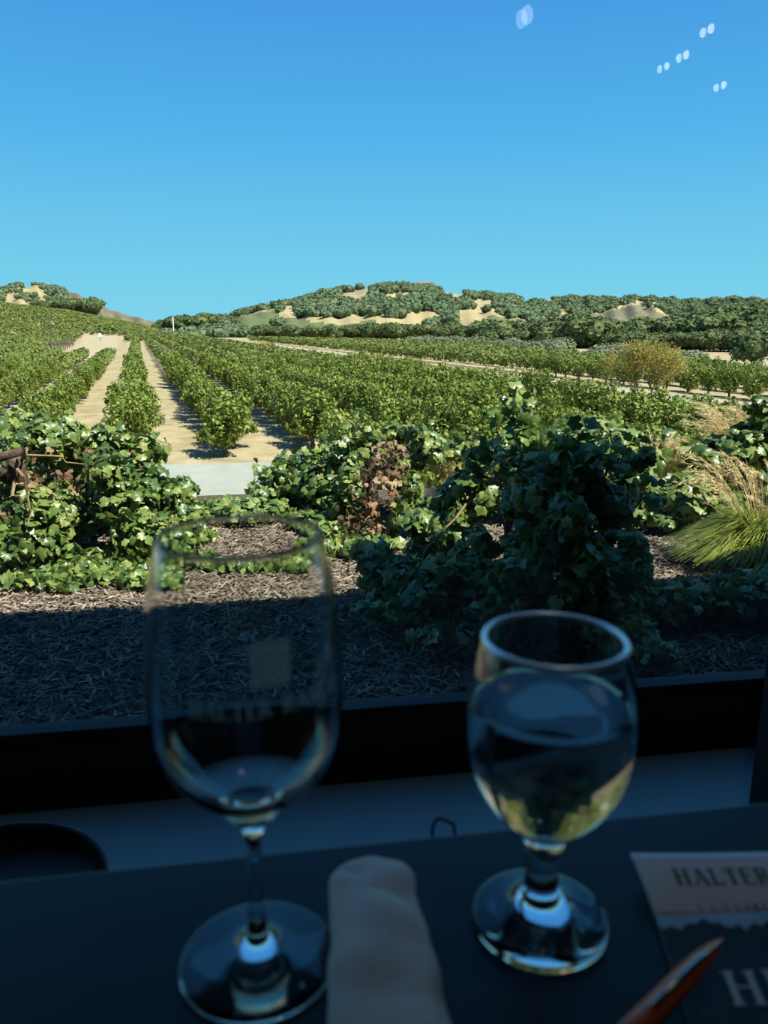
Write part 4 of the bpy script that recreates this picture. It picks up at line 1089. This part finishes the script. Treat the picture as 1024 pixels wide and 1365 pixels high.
# square emblem with a round rosette knot inside
em = []; S = .0165; HH = .0190
def ringpoly(cx, cy, r0, r1, n=16):
    out = []
    for i in range(n):
        a, b = 6.2832 * i / n, 6.2832 * (i + 1) / n
        out.append([(cx + r0 * math.cos(a), cy + r0 * math.sin(a)), (cx + r1 * math.cos(a), cy + r1 * math.sin(a)), (cx + r1 * math.cos(b), cy + r1 * math.sin(b)), (cx + r0 * math.cos(b), cy + r0 * math.sin(b))])
    return out
def bar(x0, x1, y0, y1, n=8): return [[(x0 + (x1 - x0) * i / n, y0), (x0 + (x1 - x0) * (i + 1) / n, y0), (x0 + (x1 - x0) * (i + 1) / n, y1), (x0 + (x1 - x0) * i / n, y1)] for i in range(n)]
em += bar(0, S, 0, .0012) + bar(0, S, HH - .0012, HH) + bar(0, .0012, .0012, HH - .0012, 1) + bar(S - .0012, S, .0012, HH - .0012, 1)
for i in range(7): em += bar(.0012, S - .0012, .0018 + i * .0024, .0030 + i * .0024)
em += ringpoly(S / 2, HH * .33, .0016, .0042) + ringpoly(S / 2, HH * .69, .0014, .0038) + ringpoly(S * .24, HH * .5, .0008, .0022) + ringpoly(S * .76, HH * .5, .0008, .0022)
for cx, cy in ((.0032, .0032), (S - .0032, .0032), (.0032, HH - .0032), (S - .0032, HH - .0032)): em += ringpoly(cx, cy, .0004, .0016, 10)
o = text_mesh('emblem', em, on_bowl(S / 2, .1745, math.radians(13.5)), M['print'], wine); o['label'] = 'faint white square emblem'

hx, hy = P(719, 1222, TZ + .003)
goblet = empty('water_goblet', (hx, hy, TZ + .0004)); tag(goblet, 'short thick-stemmed water goblet standing right of the napkin', 'goblet')
g_out = catmull([(.0352, 0), (.0366, .0012), (.0366, .0042), (.0345, .0062), (.026, .0082), (.0185, .0105), (.0138, .0150), (.0104, .0215), (.0089, .029), (.0092, .038), (.0106, .049), (.0142, .0575), (.0225, .0660), (.0328, .0790), (.0400, .0960), (.0427, .1150), (.0418, .1380), (.0390, .1540), (.0362, .1645)], 6)
g_in = catmull([(.0340, .1648), (.0368, .154), (.0396, .138), (.0405, .115), (.0377, .0970), (.0305, .0812), (.0200, .0700), (.0100, .0655), (0, .0645)], 6)
prof = [(0, .0008), (.02, .0006)] + [tuple(p) for p in g_out] + [(.0359, .1659), (.0351, .1663), (.0344, .1659)] + [tuple(p) for p in g_in]
lathe('glass_body', prof, M['glass'], goblet)
M['rimshine'] = principled('painted_rim_shine', (.92, 1.0, 1.0), .35, 1.0, .6)  # pale half-metal colour stands in for sky light shining on the glass rim
mb = MB(); mb.tube([(.0351 * math.cos(a), .0351 * math.sin(a), .1662) for a in np.linspace(0, 2 * math.pi, 97)], .0016, 10, False); o = mb.build('rim', M['rimshine'], goblet, True); o['label'] = 'pale rim bead with sky shine put into its colour'
WL = .1325
wi = [p for p in g_in[::-1] if p[1] < WL - .0005]
wp = [(0, .0639)] + [(p[0] + .0006, p[1] - .0005) for p in wi[1:]] + [(float(np.interp(WL, g_in[::-1][:, 1], g_in[::-1][:, 0])) + .0006, WL), (.036, WL - .0002), (0, WL - .0003)]
wtr = empty('water', (hx, hy, TZ + .0004)); tag(wtr, 'clear water filling most of the short goblet', 'water')
lathe('water_body', wp, M['water'], wtr)

# ------------------------------------------------------------------ rolled napkin
a0 = Vector((*P(496, 1196, TZ), TZ)); a1 = Vector((*P(516, 1362, TZ), TZ)); ax = (a1 - a0).normalized(); sd = Vector((0, 0, 1)).cross(ax) * -1
nap = empty('rolled_napkin', tuple(a0)); tag(nap, 'pale grey cloth napkin rolled lengthwise between the two glasses', 'napkin')
def nap_mesh(L0, L1, w0, w1, h, th0, th1, off, name, nu=60, nv=64, closed=True, skew=0, wr=.0012, endcap=True):
    vs = []; fs = []
    for i in range(nu):
        f = i / (nu - 1); l = L0 + (L1 - L0) * f
        e = 1.0
        if f < .12: e = math.sqrt(max(0, 1 - ((.12 - f) / .12) ** 2)) * .75 + .25
        w = (w0 + (w1 - w0) * f) / 2 * (.62 + .38 * e)
        for j in range(nv):
            a = th0 + (th1 - th0) * j / (nv - 1 if not closed else nv)
            wv = wr * (math.sin(l * 190 + a * 2.1) * .5 + math.sin(l * 83 + 3 * a) + .6 * math.sin(a * 5 + l * 40)) * (1 if math.sin(a) > 0 else .3)
            r1 = w + off + wv; r2 = h * (.72 + .28 * e) + off + wv
            x = r1 * math.cos(a); z = h + off * 0 + r2 * math.sin(a)
            ll = l + (skew * (j / nv) if skew else 0)
            p = ax * ll + sd * x + Vector((0, 0, max(z, .0008)))
            vs.append(tuple(p))
    m = nv if closed else nv - 1
    for i in range(nu - 1):
        for j in range(m):
            fs.append((i * nv + j, i * nv + (j + 1) % nv, (i + 1) * nv + (j + 1) % nv, (i + 1) * nv + j))
    if endcap and closed:
        vs.append(tuple(ax * (L0 - .001) + Vector((0, 0, h)))); c = len(vs) - 1
        for j in range(nv): fs.append((c, (j + 1) % nv, j))
        vs.append(tuple(ax * L1 + Vector((0, 0, h)))); c = len(vs) - 1
        for j in range(nv): fs.append((c, (nu - 1) * nv + j, (nu - 1) * nv + (j + 1) % nv))
    me = bpy.data.meshes.new(name); me.from_pydata(vs, [], fs); me.materials.append(M['napkin']); me.polygons.foreach_set('use_smooth', [True] * len(me.polygons)); me.update()
    o = link(name, me, nap)
    return o
LN = (a1 - a0).length + .08
nap_mesh(0, LN, .046, .060, .0155, 0, 2 * math.pi, 0, 'roll')
o = nap_mesh(.004, LN - .003, .047, .061, .0156, .35, 2.3, .0012, 'outer_fold', closed=False, skew=.035, wr=.0010)
so = o.modifiers.new('thickness', 'SOLIDIFY'); so.thickness = .0012
o = nap_mesh(-.003, .05, .030, .040, .0125, 0, 2 * math.pi, 0, 'inner_layer')

# ------------------------------------------------------------------ brochure
c00 = Vector((*P(840, 1142, TZ + .012), TZ + .012)); c10 = Vector((*P(874, 1222, TZ + .004), TZ + .004))
dirr = Vector((1, .045, 0)).normalized()
bro = empty('brochure', (c10.x, c10.y, TZ)); tag(bro, 'folded brochure with a white printed top and dark picture cover, under the pen', 'brochure')
o0 = Vector((c10.x, c10.y, TZ))
dn = Vector((*P(912, 1345, TZ + .001), TZ + .001)) - c10; dnu = Vector((dn.x, dn.y, 0)).normalized()
WB = .16
def top_fn(x, y):     # x to the right, y from the fold up to the far edge
    f = y
    p = c10.lerp(c00, f) + dirr * x + Vector((0, 0, .0030 * math.sin(f * 2.2) - .002 * math.sin(x / WB * 3)))
    return tuple(p - o0)
def grid(name, fn, x0, x1, y0, y1, mat, nx=24, ny=10, lift=0):
    vs = [];
    for j in range(ny + 1):
        for i in range(nx + 1):
            q = fn(x0 + (x1 - x0) * i / nx, y0 + (y1 - y0) * j / ny); vs.append((q[0], q[1], q[2] + lift))
    fs = [(j * (nx + 1) + i, j * (nx + 1) + i + 1, (j + 1) * (nx + 1) + i + 1, (j + 1) * (nx + 1) + i) for j in range(ny) for i in range(nx)]
    me = bpy.data.meshes.new(name); me.from_pydata(vs, [], fs); me.materials.append(mat); me.polygons.foreach_set('use_smooth', [True] * len(fs)); me.update()
    o = link(name, me, bro); s = o.modifiers.new('thickness', 'SOLIDIFY'); s.thickness = .0006; s.offset = -1
    return o
grid('top_flap', top_fn, 0, WB, 0, 1, M['paper'])
LD = dn.length + .06
def bot_fn(x, y):     # y metres down from the fold
    p = c10 + dnu * y + dirr * x; p.z = TZ + .0012 + .003 * math.exp(-y / .02)
    return tuple(p - o0)
grid('cover', bot_fn, 0, WB, 0, LD, M['greypaper'])
# jagged dark trees of the cover picture
vs = []; xs_ = np.linspace(.0003, WB, 120); jag = .0062 + .0022 * np.sin(xs_ * 190) + .0012 * np.sin(xs_ * 700) + .0012 * rng.random(120) + .003 * (xs_ > .045)
for x_, y_ in zip(xs_, jag):
    q = bot_fn(x_, y_); vs.append((q[0], q[1], q[2] + .0011))
for yy_ in (.014, .018, .024, .03, .04, .06, LD):
    for x_ in xs_:
        q = bot_fn(x_, yy_); vs.append((q[0], q[1], q[2] + .0011))
nrw = len(vs) // 120
fs = [(r * 120 + i, r * 120 + i + 1, (r + 1) * 120 + i + 1, (r + 1) * 120 + i) for r in range(nrw - 1) for i in range(119)]
me = bpy.data.meshes.new('cover_picture'); me.from_pydata(vs, [], fs); me.materials.append(M['darkpaper']); o = link('cover_picture', me, bro); o['label'] = 'dark picture of trees'
fl = (c00 - c10).length
polys, tw = text2d('HALTER RANCH', .0105, .10)
text_mesh('headline', polys, lambda x, y: (lambda q: (q[0], q[1], q[2] + .0004))(top_fn(x + .0195, (y + .0175) / fl)), M['ink'], bro)['label'] = 'black printed headline'
polys, tw = text2d('I S I LARGE POUR', .0042, .35)
text_mesh('subline', polys, lambda x, y: (lambda q: (q[0], q[1], q[2] + .0004))(top_fn(x + .026, (y + .0022) / fl)), M['ink'], bro)['label'] = 'small printed line'
polys, tw = text2d('HALTER', .022, .1)
hp = P(1003, 1310, TZ)
h0 = Vector((hp[0], hp[1], TZ)) - c10
sxh = h0.dot(dirr); syh = (h0 - dirr * sxh).length
polys, tw = text2d('HR', .020, .1)
text_mesh('cover_title', polys, lambda x, y: (lambda q: (q[0], q[1], q[2] + .0018))(bot_fn(x + sxh - .010, syh + .016 - y)), M['whiteink'], bro)['label'] = 'large white title letters'

# ------------------------------------------------------------------ pen
p0 = Vector((*P(963, 1252, TZ + .022), TZ + .022)); p1 = Vector((*P(835, 1385, TZ + .030), TZ + .030))
pd = (p1 - p0).normalized(); pen = empty('pen', tuple(p0)); tag(pen, 'copper-orange pen lying across the brochure', 'pen')
mb = MB(); L_ = .14
qs = [pd * d for d in (0, .004, .012, .022, .034, .05, .08, L_)]
mb.tube(qs, [.0008, .0018, .0033, .0045, .0052, .0055, .0056, .0056], 20); mb.build('barrel', M['pen'], pen, True)
mb = MB(); up = Vector((0, 0, 1)); sdv = pd.cross(up).normalized()
nv_ = sdv.cross(pd).normalized(); nv_ = nv_ if nv_.z > 0 else -nv_
e = [pd * .010 + nv_ * .0042 - sdv * .001, pd * .075 + nv_ * .0066 - sdv * .001]
mb.tube([pd * .010 + nv_ * .0038 - sdv * .0016, pd * .03 + nv_ * .0062 - sdv * .0016, pd * .075 + nv_ * .0066 - sdv * .0016], [.0008, .0013, .0013], 8); mb.build('clip', M['penmetal'], pen, True)

# ------------------------------------------------------------------ stool and cable beyond the table
sx, sy = P(-2, 1206, .46)
st = empty('stool', (sx - .02, sy, 0)); tag(st, 'round black dished stool seat just beyond the table at the left', 'stool')
prof = [(0, .425), (.10, .425), (.122, .430), (.131, .445), (.1335, .462), (.132, .4665), (.1295, .462), (.126, .446), (.115, .436), (.06, .434), (0, .434)]
lathe('seat', prof, M['seat'], st)
lathe('seat_rim', [(0, .4655)] + [(.1300, .4655), (.1300, .4680), (.1338, .4680), (.1342, .4640), (.1330, .4640)] + [(0, .4660)], M['rim'], st) if False else None
mb = MB(); mb.tube([(.1330 * math.cos(a), .1330 * math.sin(a), .4662) for a in np.linspace(0, 2 * math.pi, 73)], .0011, 8, False); o = mb.build('seat_rim', M['rim'], st, True); o['label'] = 'thin pale rim'
for k in range(4):
    a = k * math.pi / 2 + .6
    mb = MB(); mb.tube([(.07 * math.cos(a), .07 * math.sin(a), .426), (.15 * math.cos(a), .15 * math.sin(a), .002)], .011, 8); mb.build('leg', M['steel'], st)
c0 = P(577, 1112, .7305); c1 = P(607, 1109, .7305)
b0 = Vector((c0[0], c0[1] + .004, .7305)); b1 = Vector((c1[0], c1[1] + .004, .7305))
cb = empty('cable_loop', tuple(b0)); tag(cb, 'small black wire loop sticking up behind the table edge', 'cable')
mb = MB(); q = [Vector((0, 0, -.06)), Vector((0, 0, -.01)), Vector((.0, .0, .002)), Vector((.0022, .002, .0062)), Vector((.0060, .003, .0072)), (b1 - b0) * .72 + Vector((0, .002, .0040)), (b1 - b0) + Vector((0, 0, -.003)), (b1 - b0) + Vector((.002, 0, -.06))]
cm = catmull([tuple(v) for v in q], 6); mb.tube([Vector(v) for v in cm], .0012, 8); mb.build('wire', M['cable'], cb, True)
